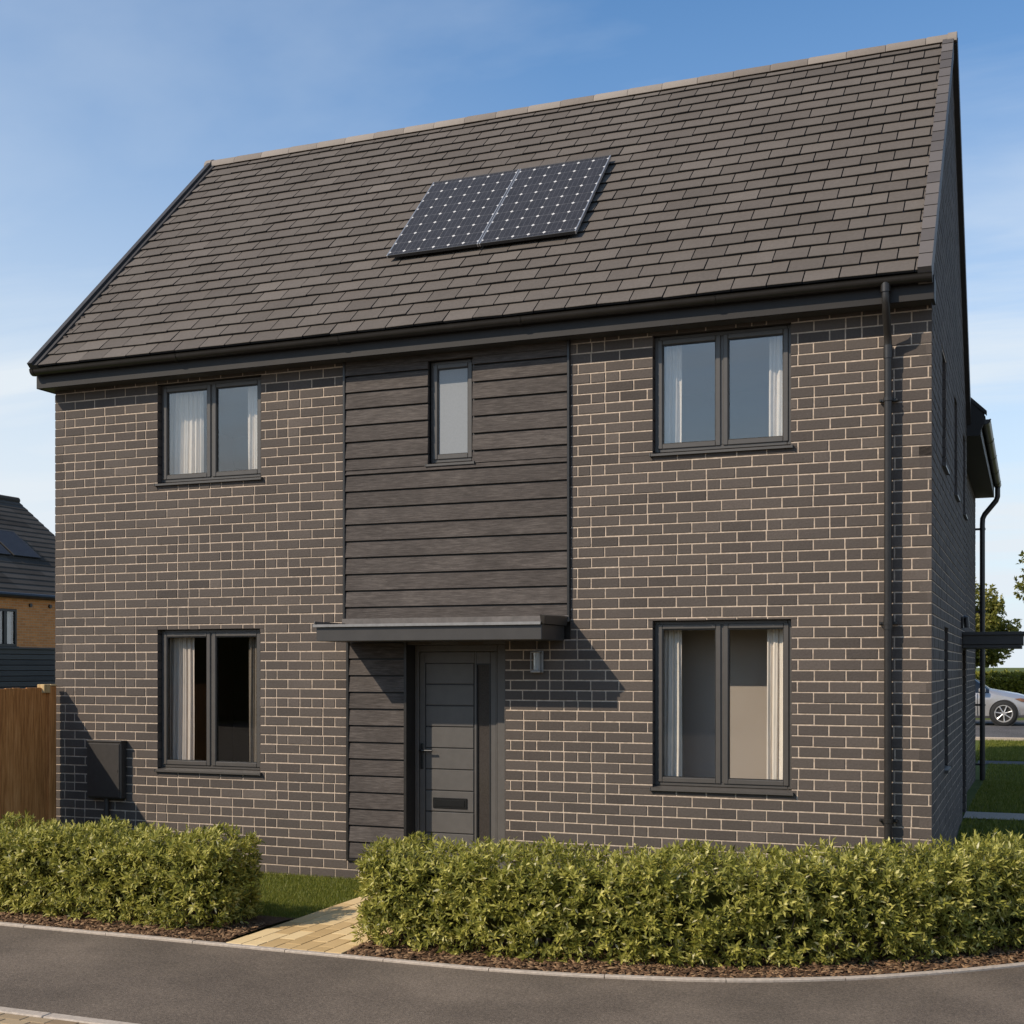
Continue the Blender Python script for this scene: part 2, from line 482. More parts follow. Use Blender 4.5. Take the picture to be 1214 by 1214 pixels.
# pale edging kerb in pieces
mb = MB()
kp = resample(KERB, .1)
N = 9
for i in range(0, len(kp)-N, N):
    seg = kp[i:i+N+1]; 
    if seg[0][0] < -14 or seg[0][1] > 6: continue
    inn = offset(seg, .055); t = random.random()
    # trim a thin joint
    s0 = [(a[0], a[1]) for a in seg]; s1 = inn
    def cut(path):
        p = list(path); a, b = p[-2], p[-1]
        p[-1] = (a[0]+(b[0]-a[0])*.93, a[1]+(b[1]-a[1])*.93); return p
    s0, s1 = cut(s0), cut(s1)
    rings = []
    zt = .024 + random.uniform(-.002, .002)
    for p, q in zip(s0, s1):
        h = H(p[1])
        rings.append([(p[0],p[1],h-.05),(p[0],p[1],h+zt-.006),(p[0]+(q[0]-p[0])*.12,p[1]+(q[1]-p[1])*.12,h+zt),(q[0],q[1],h+zt),(q[0],q[1],h-.05)])
    mb.prism(rings[0], rings, t)
struct(mb.build('kerb', M['concrete']), 'thin pale concrete edging along the road', 'kerb')

# bark bed behind the kerb, left and right of the path
PX0, PX1 = -5.42, -4.31
mb = MB()
kin = [p for p in offset(KERB, .056) if p[1] < 4]
bed_in = offset(KERB, 1.45)
def bed(x0, x1):
    a = [p for p in resample(offset(KERB, .056), .12) if x0 < p[0] < x1 and p[1] < 1.0]
    a = [(x0, -3.39)] + a
    if x1 < -3: a.append((x1, -3.39))
    b = []
    bo = offset(a, 1.25)
    bo[0] = (x0, bo[0][1]); 
    if x1 < -3: bo[-1] = (x1, bo[-1][1])
    lev = (0.0, .12, .4, .8, 1)
    hz = (.006, .03, .035, .03, .006)
    for i in range(len(a)-1):
        for k in range(4):
            P = lambda u, t: (u[0][0]+(u[1][0]-u[0][0])*t, u[0][1]+(u[1][1]-u[0][1])*t)
            c = [P((a[i], bo[i]), lev[k]), P((a[i+1], bo[i+1]), lev[k]), P((a[i+1], bo[i+1]), lev[k+1]), P((a[i], bo[i]), lev[k+1])]
            zz = (hz[k], hz[k], hz[k+1], hz[k+1])
            mb.poly([(p[0], p[1], H(p[1])+z) for p, z in zip(c, zz)])
bed(-14, PX0-.02); bed(PX1+.02, 3.2)
struct(mb.build('planting_bed', M['soil']), 'dark brown bark bed under the hedges', 'flower bed')

# bark chips
def chips():
    V = []; Q = []; T = []
    path = [p for p in resample(offset(KERB, .06), .02) if -8.6 < p[0] < 1.2 and not (PX0-.03 < p[0] < PX1+.03)]
    nrm = offset(path, 1.0)
    n = 9000
    for k in range(n):
        i = random.randrange(len(path)); d = random.random()**1.2*.72+.012
        p = path[i]; q = nrm[i]
        x = p[0]+(q[0]-p[0])*d; y = p[1]+(q[1]-p[1])*d
        z = H(y)+.012+min(.024, d*.12)+random.uniform(0, .012)
        L = random.uniform(.010, .032); W = L*random.uniform(.25, .6); h = random.uniform(.003, .008)
        a = random.uniform(0, 6.28); ca, sa = math.cos(a), math.sin(a); ti = random.uniform(-.5, .5)
        base = len(V)
        for u, v, w in ((-1,-1,0),(1,-1,0),(1,1,0),(-1,1,0),(-.8,-.8,1),(.8,-.8,1),(.8,.8,1),(-.8,.8,1)):
            lx, ly = u*L, v*W
            V.append((x+lx*ca-ly*sa, y+lx*sa+ly*ca, z+w*h+lx*ti))
        t = random.random()
        for f in ((4,5,6,7),(0,1,5,4),(1,2,6,5),(2,3,7,6),(3,0,4,7)):
            Q.append([base+i for i in f]); T.append(t)
    return np.array(V), np.array(Q), np.array(T)
V_, Q_, T_ = chips()
tag(nmesh('bark_chips', V_, Q_, T_, M['chip']), 'loose brown bark chips strewn over the bed by the kerb', 'bark mulch', kind='stuff')

# front path of buff blocks
mb = MB()
mb.poly([(PX0,-3.385,.012),(PX1,-3.385,.012),(PX1,0,.012),(PX0,0,.012)], mi=1)
pw, pl, jt = .1585, .33, .007
cols = 7
for c in range(cols):
    x = PX0 + c*(PX1-PX0)/cols; x1 = PX0+(c+1)*(PX1-PX0)/cols
    y = -3.385 - (.165 if c % 2 else 0)
    while y < -.3:
        ya, yb = max(y, -3.385), min(y+pl, -.28)
        if yb-ya > .03:
            dz = random.uniform(-.002, .002)
            mb.bbox((x+jt/2, ya+jt/2, .0), (x1-jt/2, yb-jt/2, .023+dz), .004, random.random())
        y += pl
struct(mb.build('path', [M['paver'], M['paver_joint']]), 'buff block paved path leading to the front door', 'path')
mb = MB(); mb.bbox((-5.45,-.27,0),(-4.22,.10,.14), .01)
struct(mb.build('door_step', M['concrete']), 'concrete step under the front door', 'step')

# the near kerb and brown block paving in the bottom corner
mb = MB()
x = -16
while x < -2:
    mb.bbox((x+.003,-5.80,-.05),(x+.897,-5.70,.03), .008, random.random()); x += .9
o = mb.build('kerb', M['concrete']); struct(o, 'pale concrete kerb beside the brown block paving', 'kerb')
mb = MB()
mb.poly([(-16,-9,.008),(-2,-9,.008),(-2,-5.80,.008),(-16,-5.80,.008)], mi=1)
for r in range(16):
    y = -5.803 - (r+1)*.105
    x = -9 - (.1 if r % 2 else 0)
    while x < -2.3:
        mb.bbox((x+.003,y+.003,0),(x+.203,y+.102,.024+random.uniform(-.002,.002)), .005, random.random()); x += .206
struct(mb.build('pavement', [M['paver2'], M['paver_joint']]), 'brown block paving on the near side of the road', 'pavement')

# road behind, narrow footpath and side path
mb = MB(); sheet(mb, -40, 3.3, 21.6, 29.0, .004)
struct(mb.build('back_road', M['asphalt2']), 'asphalt road crossing behind the house', 'road')
mb = MB(); mb.bbox((-40,21.5,.40),(3.3,21.66,.60), .01)
struct(mb.build('back_kerb', M['concrete']), 'kerb of the road behind the house', 'kerb')
mb = MB(); sheet(mb, -.2, 3.2, 16.6, 17.15, .012)
struct(mb.build('footpath', M['asphalt2']), 'narrow grey footpath crossing the shaded back lawn', 'path')
mb = MB(); sheet(mb, .0, 3.2, 5.9, 6.75, .02)
struct(mb.build('side_path', M['concrete']), 'pale concrete path to the side door', 'path')

# grass blades
def grass(n, xs, ys, h0, h1, w, keep=None):
    x = RNG.uniform(*xs, n); y = RNG.uniform(*ys, n)
    if keep is not None:
        k = keep(x, y); x, y = x[k], y[k]; n = len(x)
    z = np.array([H(v) for v in y])
    a = RNG.uniform(0, 6.283, n); h = RNG.uniform(h0, h1, n); l = RNG.normal(0, .35, n)*h
    dx, dy = np.cos(a), np.sin(a)
    V = np.empty((n, 4, 3))
    V[:,0] = np.c_[x-dx*w, y-dy*w, z]; V[:,1] = np.c_[x+dx*w, y+dy*w, z]
    V[:,2] = np.c_[x+dx*w*.5-dy*l*.5, y+dy*w*.5+dx*l*.5, z+h*.62]
    V[:,3] = np.c_[x-dy*l, y+dx*l, z+h]
    # tall tip: quad (0,1,2,3)
    Q = np.arange(n*4).reshape(n, 4)
    return V.reshape(-1, 3), Q, np.clip(RNG.normal(.5, .24, n), 0, 1)
parts = [grass(42000, (-8.0, PX0-.01), (-2.25, -.02), .018, .045, .0028),
         grass(9000, (PX1+.01, .1), (-2.2, -.02), .02, .05, .004),
         grass(32000, (.02, 1.6), (2.0, 16.6), .03, .065, .006, lambda x, y: ~((y > 5.88) & (y < 6.77))),
         grass(12000, (-.3, 1.6), (17.15, 21.4), .04, .08, .009)]
V_ = np.concatenate([p[0] for p in parts]); off = 0; Qs = []
for p in parts: Qs.append(p[1]+off); off += len(p[0])
tag(nmesh('grass', V_, np.concatenate(Qs), np.concatenate([p[2] for p in parts]), M['grass']), 'short green lawn grass round the house', 'grass', kind='stuff')

# ------------------------------------------------------------------ the house
W = 10.17; SOF = 5.70; PITCH = .1045; BL = .298; J = .0138
EY, EZ, RY, RZ = -.33, 5.897, 3.35, 9.632
DEP = 7.0
house = empty('brick_house', (-W/2, 3.5, 0), 'dark brown brick house with steep tiled roof and timber cladding above its grey front door', 'house')
FR = Matrix.Identity(4)
SD = Matrix.Rotation(rad(90), 4, 'Z')                   # (u, inward, z) -> right-hand wall
LF = Matrix.Translation((-W, DEP, 0)) @ Matrix.Rotation(rad(-90), 4, 'Z')

def subtract(iv, cuts):
    out = [iv]
    for a, b in cuts:
        nx = []
        for c, d in out:
            if b <= c or a >= d: nx.append((c, d)); continue
            if a > c: nx.append((c, a))
            if b < d: nx.append((b, d))
        out = nx
    return out

def brick(mb, u0, u1, z0, z1, deep, tone, e0, e1):
    y = random.uniform(-.0015, .0015); ch = .003; bk = .115 if deep else .02
    n = mb.pts([(u0,bk,z0),(u1,bk,z0),(u1,bk,z1),(u0,bk,z1),
                (u0,y+ch,z0),(u1,y+ch,z0),(u1,y+ch,z1),(u0,y+ch,z1),
                (u0+ch,y,z0+ch),(u1-ch,y,z0+ch),(u1-ch,y,z1-ch),(u0+ch,y,z1-ch)])
    for i in range(4):
        j = (i+1) % 4
        mb.face((n+i, n+j, n+4+j, n+4+i), tone); mb.face((n+4+i, n+4+j, n+8+j, n+8+i), tone)
    mb.face((n+8, n+9, n+10, n+11), tone)

def lay(mb, urange, z0, z1, ops, hp, base=0.0):
    i = 0
    while z0+i*PITCH < z1-.02:
        za = z0+i*PITCH+J/2; zb = min(z0+(i+1)*PITCH-J/2, z1)
        ul, ur = urange((za+zb)/2)
        # joints on a half-brick grid
        js = []
        k = math.floor((ul-base)/(BL/2))-2
        if (k+i) % 2: k -= 1
        while base+k*BL/2 < ur+BL:
            js.append(base+k*BL/2+random.uniform(-.007, .007))
            if random.random() < hp((base+k*BL/2)): js.append(base+(k+1)*BL/2+random.uniform(-.007, .007))
            k += 2
        zo = [o for o in ops if o[2] < zb and o[3] > za]
        edges = [e for o in zo for e in (o[0], o[1])]
        for q in range(len(js)):
            for e in edges:
                if abs(js[q]-e) < .055: js[q] = e
        hit = lambda v: any(abs(v-e) < 1e-6 for e in edges)
        for q in range(len(js)-1):
            tone = min(1, max(0, random.gauss(.5, .11)))
            c0 = ul if js[q] <= ul else js[q]+(0 if hit(js[q]) else J/2); d0 = ur if js[q+1] >= ur else js[q+1]-(0 if hit(js[q+1]) else J/2)
            if d0-c0 < .02: continue
            near = [o for o in ops if o[0] < d0+.02 and o[1] > c0-.02 and o[2] < zb and o[3] > za]
            cuts = sorted({za, zb} | {c for o in near for c in (o[2], o[3]) if za < c < zb})
            wz = random.uniform(-.0015, .0015)
            for ca, cb in zip(cuts, cuts[1:]):
                if cb-ca < .02: continue
                zm = (ca+cb)/2
                for c, d in subtract((c0, d0), [(o[0], o[1]) for o in near if o[2] < zm < o[3]]):
                    if d-c < .022: continue
                    brick(mb, c, d, ca+wz, cb+wz, bool(near) or c0 == ul or d0 == ur, tone, 0, 0)
        i += 1

def mortar(mb, u0, u1, z0, z1, ops, y=.0065, mi=1, back=.13, rv=None):
    rv = mi if rv is None else rv
    us = sorted({u0, u1} | {c for o in ops for c in (o[0]-.005, o[1]+.005) if u0 < c < u1})
    zs = sorted({z0, z1} | {c for o in ops for c in (o[2]-.005, o[3]+.005) if z0 < c < z1})
    for a, b in zip(us, us[1:]):
        for c, d in zip(zs, zs[1:]):
            um, zm = (a+b)/2, (c+d)/2
            if any(o[0]-.005 < um < o[1]+.005 and o[2]-.005 < zm < o[3]+.005 for o in ops): continue
            mb.poly([(a,y,c),(b,y,c),(b,y,d),(a,y,d)], mi=mi)
    for o in ops:
        a, b, c, d = o[0]-.005, o[1]+.005, max(o[2]-.005, z0), min(o[3]+.005, z1)
        mb.poly([(a,y,c),(a,y,d),(a,back,d),(a,back,c)], mi=rv)
        mb.poly([(b,y,c),(b,back,c),(b,back,d),(b,y,d)], mi=rv)
        mb.poly([(a,y,d),(b,y,d),(b,back,d),(a,back,d)], mi=rv)
        mb.poly([(a,y,c),(a,back,c),(b,back,c),(b,y,c)], mi=rv)

WIN_UL = (-8.662,-7.25,4.465,5.64); WIN_LL = (-8.662,-7.26,1.12,2.768)
WIN_UR = (-2.667,-1.297,4.45,5.645); WIN_LR = (-2.667,-1.292,1.11,2.793)
CL_U = (-6.176,-3.541,2.62,SOF); CL_L = (-6.134,-5.411,.21,2.62); DOOR = (-5.411,-4.27,0,2.57)
front_ops = [WIN_UL, WIN_LL, WIN_UR, WIN_LR, CL_U, CL_L, DOOR]
S1 = (1.50,2.15,4.42,5.62); S2 = (3.80,4.45,4.40,5.60); S3 = (5.95,6.62,4.40,5.50); S4 = (1.90,2.55,1.22,2.76); SDOOR = (5.80,6.80,.24,2.56)
side_ops = [S1, S2, S3, S4, SDOOR]

wall = MB()
hp_front = lambda u: .20 if u < -6 else (.2 if -4.3 < u < -3.2 else .10)
lay(wall, lambda z: (-W, 0), 0, SOF, front_ops, hp_front, -W)
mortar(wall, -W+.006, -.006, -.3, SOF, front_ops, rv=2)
wall.T = SD
gab = lambda z: (0, DEP) if z < 5.9 else (max(0, z-RZ+RY+.03), min(DEP, RY+(RZ-z)-.03))
lay(wall, gab, 0, RZ-.12, side_ops, lambda u: .2, 0)
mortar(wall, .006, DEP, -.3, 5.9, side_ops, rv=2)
wall.poly([(.006,.0065,5.9),(DEP,.0065,5.9),(DEP,.0065,RZ-(DEP-RY)-.05),(RY,.0065,RZ-.05),(.006,.0065,6.15)], mi=1)
wall.T = LF
lay(wall, lambda z: (0, DEP) if z < 5.9 else (max(0, DEP-RY-(RZ-z)+.03), min(DEP, DEP-RY+(RZ-z)-.03)), 0, RZ-.12, [], lambda u: .2, 0)
mortar(wall, 0, DEP-.006, -.3, 5.9, [])
wall.poly([(0,.0065,5.9),(DEP-.006,.0065,5.9),(DEP-.006,.0065,6.15),(DEP-RY,.0065,RZ-.05),(0,.0065,RZ-(DEP-RY)-.05)], mi=1)
wall.T = None
wall.poly([(-W,DEP,-.3),(-W,DEP,6),(0,DEP,6),(0,DEP,-.3)], .4, 0)
wall.build('wall', [M['brick'], M['mortar'], M['reveal_shade']], house)

# rooms behind the panes
def room(x0, x1, z0, z1, op, mat, yb):
    mb = MB(); y0 = .17
    mb.poly([(x0,yb,z0),(x1,yb,z0),(x1,yb,z1),(x0,yb,z1)][::-1])
    mb.poly([(x0,y0,z0),(x0,yb,z0),(x0,yb,z1),(x0,y0,z1)]); mb.poly([(x1,y0,z0),(x1,yb,z0),(x1,yb,z1),(x1,y0,z1)][::-1])
    mb.poly([(x0,y0,z1),(x1,y0,z1),(x1,yb,z1),(x0,yb,z1)][::-1])
    mb.poly([(x0,y0,z0),(x1,y0,z0),(x1,yb,z0),(x0,yb,z0)], mi=1)
    mortar(mb, x0, x1, z0, z1, [op], y=y0, mi=0, back=.11)
    return mb.build('room', [mat, M['floor']], house)
room(-9.9, -6.5, 2.95, 5.66, WIN_UL, M['room_grey'], 3.4)
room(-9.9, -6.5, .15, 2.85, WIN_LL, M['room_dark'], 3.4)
room(-3.4, -.3, 2.95, 5.66, WIN_UR, M['room_grey'], 3.0)
room(-3.4, -.3, .15, 2.85, WIN_LR, M['room_beige'], .64)

# windows: frame, casements, panes, sill
def window(op, T, lights, glassm='glass', sillm='frame', back=.075, fw=.045, cw=.05):
    u0, u1, z0, z1 = op
    zs = z0+.035
    f = MB(T)
    f.bbox((u0,back,zs),(u0+fw,back+.07,z1), .005); f.bbox((u1-fw,back,zs),(u1,back+.07,z1), .005)
    f.bbox((u0+fw,back,z1-fw),(u1-fw,back+.07,z1), .005); f.bbox((u0+fw,back,zs),(u1-fw,back+.07,zs+fw), .005)
    xs = [u0+fw+(u1-u0-2*fw)*i/lights for i in range(lights+1)]
    for x in xs[1:-1]: f.bbox((x-.022,back+.002,zs+fw),(x+.022,back+.068,z1-fw), .004)
    fo = f.build('window', M['frame'], house)
    for i in range(lights):
        a, b = xs[i]+(.012 if i else -.012), xs[i+1]-(.012 if i < lights-1 else -.012)
        c, d = zs+fw-.012, z1-fw+.012
        k = MB(T); y0, y1 = back-.014, back+.05
        k.bbox((a,y0,c),(a+cw,y1,d), .006); k.bbox((b-cw,y0,c),(b,y1,d), .006)
        k.bbox((a+cw,y0,d-cw),(b-cw,y1,d), .006); k.bbox((a+cw,y0,c),(b-cw,y1,c+cw), .006)
        # black glazing bead
        e = .008
        for q in (((a+cw,y0+.012,c+cw),(a+cw+e,y1-.01,d-cw)), ((b-cw-e,y0+.012,c+cw),(b-cw,y1-.01,d-cw)),
                  ((a+cw+e,y0+.012,d-cw-e),(b-cw-e,y1-.01,d-cw)), ((a+cw+e,y0+.012,c+cw),(b-cw-e,y1-.01,c+cw+e))):
            k.box(*q, mi=1)
        k.build('casement', [M['frame'], M['frame_dark']], fo)
        p = MB(T); p.box((a+cw+e*.5,y0+.026,c+cw+e*.5),(b-cw-e*.5,y0+.032,d-cw-e*.5))
        p.build('pane', M[glassm], fo)
    s = MB(T)
    s.prism([0]*5, [[(u,-.035,z0-.012),(u,-.035,z0+.010),(u,back+.02,z0+.034),(u,back+.02,z0-.004),(u,-.02,z0-.012)] for u in (u0-.018, u1+.018)])
    s.bbox((u0-.026,-.04,z0-.016),(u0-.014,.0,z0+.018), .002); s.bbox((u1+.014,-.04,z0-.016),(u1+.026,.0,z0+.018), .002)
    s.build('sill', M[sillm], fo)
    return fo
window(WIN_UL, FR, 2); window(WIN_LL, FR, 2, 'glass_low'); window(WIN_UR, FR, 2); window(WIN_LR, FR, 2, 'glass_low')
SMALL = (-5.149,-4.626,4.49,5.61)
window(SMALL, FR, 1, 'frosted', back=.06)
for o in (S1, S2, S3, S4): window(o, SD, 1, 'carglass')

# cladding: separate boards round the small window
def cladding(x0, x1, z0, z1, hole, name='cladding'):
    mb = MB(); p = (z1-z0)/round((z1-z0)/.1775); z = z1
    while z > z0+.02:
        a = max(z0, z-p); 
        spans = [(x0, x1)]
        segs = [(a, z)]
        if hole:
            h = hole
            cs = sorted({a, z} | {c for c in (h[2], h[3]) if a < c < z})
            segs = list(zip(cs, cs[1:]))
        t = random.random()
        for c, d in segs:
            sp = [(x0, x1)] if not (hole and hole[2] < (c+d)/2 < hole[3]) else [(x0, hole[0]), (hole[1], x1)]
            lo = c+(.010 if c == a else 0); hi = d-(.010 if d == z else 0)
            for s0, s1 in sp:
                j = random.uniform(-.0025, .0025)
                if hi-lo > .012:
                    n = mb.pts([(s0,-.026+j,lo),(s1,-.026+j*.4,lo),(s1,-.014+j,hi),(s0,-.014-j,hi),(s0,.02,lo),(s1,.02,lo),(s1,.02,hi),(s0,.02,hi)])
                    for q in ((0,1,2,3),(0,4,5,1),(3,2,6,7),(0,3,7,4),(1,5,6,2)): mb.face([n+i for i in q], (t+s0*.13) % 1)
        z -= p
    if hole:
        mortar(mb, x0, x1, z0, z1, [hole], y=.012, mi=1, back=.14)
    else:
        mb.poly([(x0,.012,z0),(x1,.012,z0),(x1,.012,z1),(x0,.012,z1)], mi=1)
    return mb.build(name, [M['clad'], M['frame_dark']], house)
cladding(-6.150, -3.566, 2.80, SOF, SMALL)
cladding(-6.105, -5.43, .23, 2.60, None)
t = MB()
t.bbox((-6.178,-.034,2.80),(-6.150,.03,SOF), .004); t.bbox((-3.566,-.034,2.80),(-3.539,.03,SOF), .004)
t.bbox((-6.136,-.034,.205),(-6.105,.03,2.60), .004); t.bbox((-6.105,-.030,.205),(-5.41,.03,.23), .003)
t.box((-5.430,-.030,.23),(-5.400,.27,2.60))
t.box((-6.136,.03,2.60),(-3.54,.16,2.80))
t.build('cladding_trim', M['black'], house)

# front door
DY = .20
fr = MB()
fr.bbox((-5.399,DY-.02,.14),(-5.355,DY+.06,2.57), .005); fr.bbox((-4.425,DY-.02,.14),(-4.27,DY+.06,2.57), .005)
fr.bbox((-4.445,DY-.008,.14),(-4.428,DY+.06,2.50), .004)
fr.bbox((-5.355,DY-.02,2.50),(-4.425,DY+.06,2.57), .005); fr.bbox((-5.355,DY-.03,.14),(-4.425,DY+.06,.175), .004)
door = MB()
a, b, c, d = -5.352, -4.448, .18, 2.495
GX0, GX1, GZ0, GZ1 = -4.675, -4.515, .34, 2.36
y0 = DY+.004; y1 = DY+.045
# leaf as stiles, rails and tongue panels with open grooves between
door.bbox((a,y0,c),(-5.29,y1,d), .004)
door.bbox((-4.70,y0,c),(GX0,y1,d), .004); door.bbox((GX1,y0,c),(b,y1,d), .004)
door.bbox((GX0,y0,c),(GX1,y1,GZ0), .004); door.bbox((GX0,y0,GZ1),(GX1,y1,d), .004)
door.bbox((-5.29,y0,c),(-4.70,y1,.30), .004); door.bbox((-5.29,y0,2.375),(-4.70,y1,d), .004)
k = 9; hh = (2.375-.30)/k
for i in range(k):
    door.bbox((-5.278,y0+.002,.30+i*hh+.005),(-4.712,y1,.30+(i+1)*hh-.005), .005)
door.box((-5.29,y0+.012,.30),(-4.70,y1-.002,2.375), mi=1)
do = door.build('door', [M['door'], M['frame_dark']], house)
fr.build('door_frame', M['door'], do)
p = MB(); p.box((GX0,y0+.014,GZ0),(GX1,y0+.022,GZ1)); p.build('pane', M['bronze'], do)
bd = MB()
for q in (((GX0-.004,y0-.006,GZ0-.01),(GX0+.010,y0+.012,GZ1+.01)), ((GX1-.010,y0-.006,GZ0-.01),(GX1+.004,y0+.012,GZ1+.01)),
          ((GX0+.010,y0-.006,GZ1-.006),(GX1-.010,y0+.012,GZ1+.01)), ((GX0+.010,y0-.006,GZ0-.01),(GX1-.010,y0+.012,GZ0+.006))):
    bd.box(*q)
bd.build('glazing_bead', M['frame_dark'], do)
h = MB()
h.bbox((-5.34,y0-.014,1.22),(-5.306,y0-.001,1.50), .006)
h.tube([(-5.323,y0-.008,1.425),(-5.323,y0-.055,1.425),(-5.30,y0-.062,1.425),(-5.175,y0-.060,1.425)], .011, 10)
h.cyl((-5.323,y0-.002,1.29), (0,-1,0), .011, .018, 12)
h.build('handle', M['handle'], do)
lp = MB()
lp.bbox((-5.19,y0-.010,.80),(-4.785,y0+.0005,.915), .004); lp.bbox((-5.165,y0-.016,.822),(-4.81,y0-.0102,.893), .004)
lp.build('letter_plate', M['handle'], do)
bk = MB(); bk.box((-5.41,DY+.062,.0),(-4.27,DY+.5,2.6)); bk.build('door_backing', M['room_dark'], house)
# lintel lining and right jamb lining of the door recess
jb = MB(); jb.box((-4.2695,.0,.14),(-4.262,DY+.06,2.57)); jb.box((-5.399,.0,2.5705),(-4.262,DY+.06,2.5995)); jb.build('door_lining', M['frame'], house)

# canopy over the door
cn = MB(); cx0, cx1 = -6.125, -3.597
cn.bbox((cx0,-.69,2.60),(cx1,-.02,2.755), .006)
co_ = cn.build('canopy', M['canopy'], house)
fl = MB()
fl.poly([(cx0-.02,-.715,2.764),(cx1+.0,-.715,2.764),(cx1+.0,.0,2.80),(cx0-.02,.0,2.80)])
fl.bbox((cx0-.025,-.70,2.757),(cx0-.008,-.03,2.81), .003)
fl.bbox((-6.178,-.05,2.795),(-3.539,-.036,2.86), .003)
fl.build('flashing', M['flash'], co_)
fe = MB(); fe.bbox((cx0-.025,-.722,2.748),(cx1+.0,-.716,2.774), .002); fe.bbox((cx0-.025,-.722,2.770),(cx1,-.700,2.777), .002)
fe.build('front_trim', M['zinc'], co_)
rl = MB()
n = rl.pts([(cx1-.004,-.695,2.757),(cx1+.028,-.695,2.757),(cx1+.028,-.03,2.757),(cx1-.004,-.03,2.757),(cx1-.004,-.73,2.845),(cx1+.05,-.73,2.835),(cx1+.05,-.03,2.85),(cx1-.004,-.03,2.86)])
for q in ((0,3,2,1),(4,5,6,7),(0,1,5,4),(1,2,6,5),(2,3,7,6),(3,0,4,7)): rl.face([n+i for i in q])
rl.build('end_lip', M['canopy'], co_)

# eaves: soffit, fascia, gutter
so = MB(); so.box((-W-.06,-.205,5.682),(.0,.10,5.70)); so.box((-W-.06,-.205,5.70),(-W,.10,5.84)); so.build('soffit', M['soffit'], house)
fa = MB()
fa.bbox((-W-.075,-.235,5.672),(.035,-.205,5.895), .004); fa.bbox((-W-.075,-.205,5.672),(-W-.06,.10,5.895), .003)
fa.bbox((.004,-.205,5.672),(.035,-.01,5.895), .003)
fa.build('fascia', M['fascia'], house)
gu = MB()
def gutter_profile(x, yb, r=.060, zt=5.885):
    out = []
    for k in range(13):
        a = math.pi*k/12
        out.append((x, yb-r+r*math.cos(a), zt-.005-r*1.0*math.sin(a)*1.05))
    out.append((x, yb-2*r-.006, zt)); out.append((x, yb-2*r+.006, zt+.001))
    for k in range(11, 0, -1):
        a = math.pi*k/12
        out.append((x, yb-r+(r-.006)*math.cos(a), zt-.005-(r-.006)*math.sin(a)*1.05))
    return out
st = [gutter_profile(x, -.237) for x in (-10.235, .0)]
gu.prism(st[0], st)
for x in (-10.24, -8.2, -6.1, -4.0, -2.0, -.02):      # unions and stop ends
    s2 = [gutter_profile(xx, -.234, .064, 5.883) for xx in (x, x+.045)]
    gu.prism(s2[0], s2)
for x in (-10.233, -.004):
    pr = gutter_profile(x, -.237)[:13]; gu.poly(pr)
go = autosmooth(gu.build('gutter', M['black'], house), 45)
# downpipe with swan neck and clips
dp = MB(); px = -.384
dp.tube([(px,-.30,5.84),(px,-.30,5.72),(px,-.29,5.66),(px,-.255,5.59),(px,-.13,5.43),(px,-.095,5.36),(px,-.09,5.28),(px,-.09,.05)], .036, 16)
dp.tube([(px,-.30,5.865),(px,-.30,5.76)], .045, 16); dp.tube([(px,-.09,5.32),(px,-.09,5.20)], .042, 16); dp.tube([(px,-.09,2.80),(px,-.09,2.68)], .042, 16)
dpo = autosmooth(dp.build('downpipe', M['black'], house), 45)
for z in (4.82, 2.74, .9):
    bk = MB(); bk.bbox((px-.085,-.045,z-.014),(px+.085,-.002,z+.014), .003); bk.tube([(px,-.09,z-.016),(px,-.09,z+.016)], .044, 16)
    bk.cyl((px-.072,-.046,z), (0,-1,0), .010, .014, 10); bk.cyl((px+.072,-.046,z), (0,-1,0), .010, .014, 10)
    bk.build('bracket', M['black'], dpo)

# roof: single tiles, laid in broken bond, on a dark underlay
rf = MB()
SL = math.hypot(RY-EY, RZ-EZ); du = Vector((0, (RY-EY)/SL, (RZ-EZ)/SL)); dn = Vector((0, -du.z, du.y))
def RP(x, s, h, rear=False):
    p = Vector((x, EY, EZ)) + du*s + dn*h
    if rear: p.y = 2*RY-p.y
    return p
XL, XR = -10.175, .0
rows = 23; gauge = SL/rows; TW = .335
def tiles(rear):
    for r in range(rows):
        s0 = r*gauge; s1 = min(s0+gauge+.05, SL-.01)
        x = XL - (TW/2 if r % 2 else 0)
        j0 = random.uniform(-.004, .004)
        while x < XR:
            a, b = max(x, XL)+.006, min(x+TW, XR)-.006
            if b-a > .02:
                ds = random.uniform(-.005, .005)+j0; dh = random.uniform(-.0025, .0035); tw = random.uniform(-.003, .003)
                t = min(1, max(0, random.gauss(.5, .11)))
                lo, hi = .041, .012
                P = [RP(a,s0+ds,lo+dh+tw,rear), RP(b,s0+ds,lo+dh-tw,rear), RP(b,s1,hi,rear), RP(a,s1,hi,rear),
                     RP(a,s0+ds,lo-.027+dh+tw,rear), RP(b,s0+ds,lo-.027+dh-tw,rear), RP(b,s1,hi-.012,rear), RP(a,s1,hi-.012,rear)]
                c = .004
                Q = [RP(a,s0+ds+c,lo+dh+tw,rear), RP(b,s0+ds+c,lo+dh-tw,rear)]
                P[0] = RP(a,s0+ds,lo-c+dh+tw,rear); P[1] = RP(b,s0+ds,lo-c+dh-tw,rear)
                n = rf.pts(P+Q)
                for q in ((8,9,2,3),(0,1,9,8),(4,5,1,0),(0,8,3,7,4),(1,5,6,2,9)):
                    qq = q[::-1] if rear else q
                    rf.face([n+i for i in qq], t, 0 if q in ((8,9,2,3),(0,1,9,8)) else 1)  # butts and sides take the near-black material as painted course shadow lines
            x += TW
tiles(False); tiles(True)
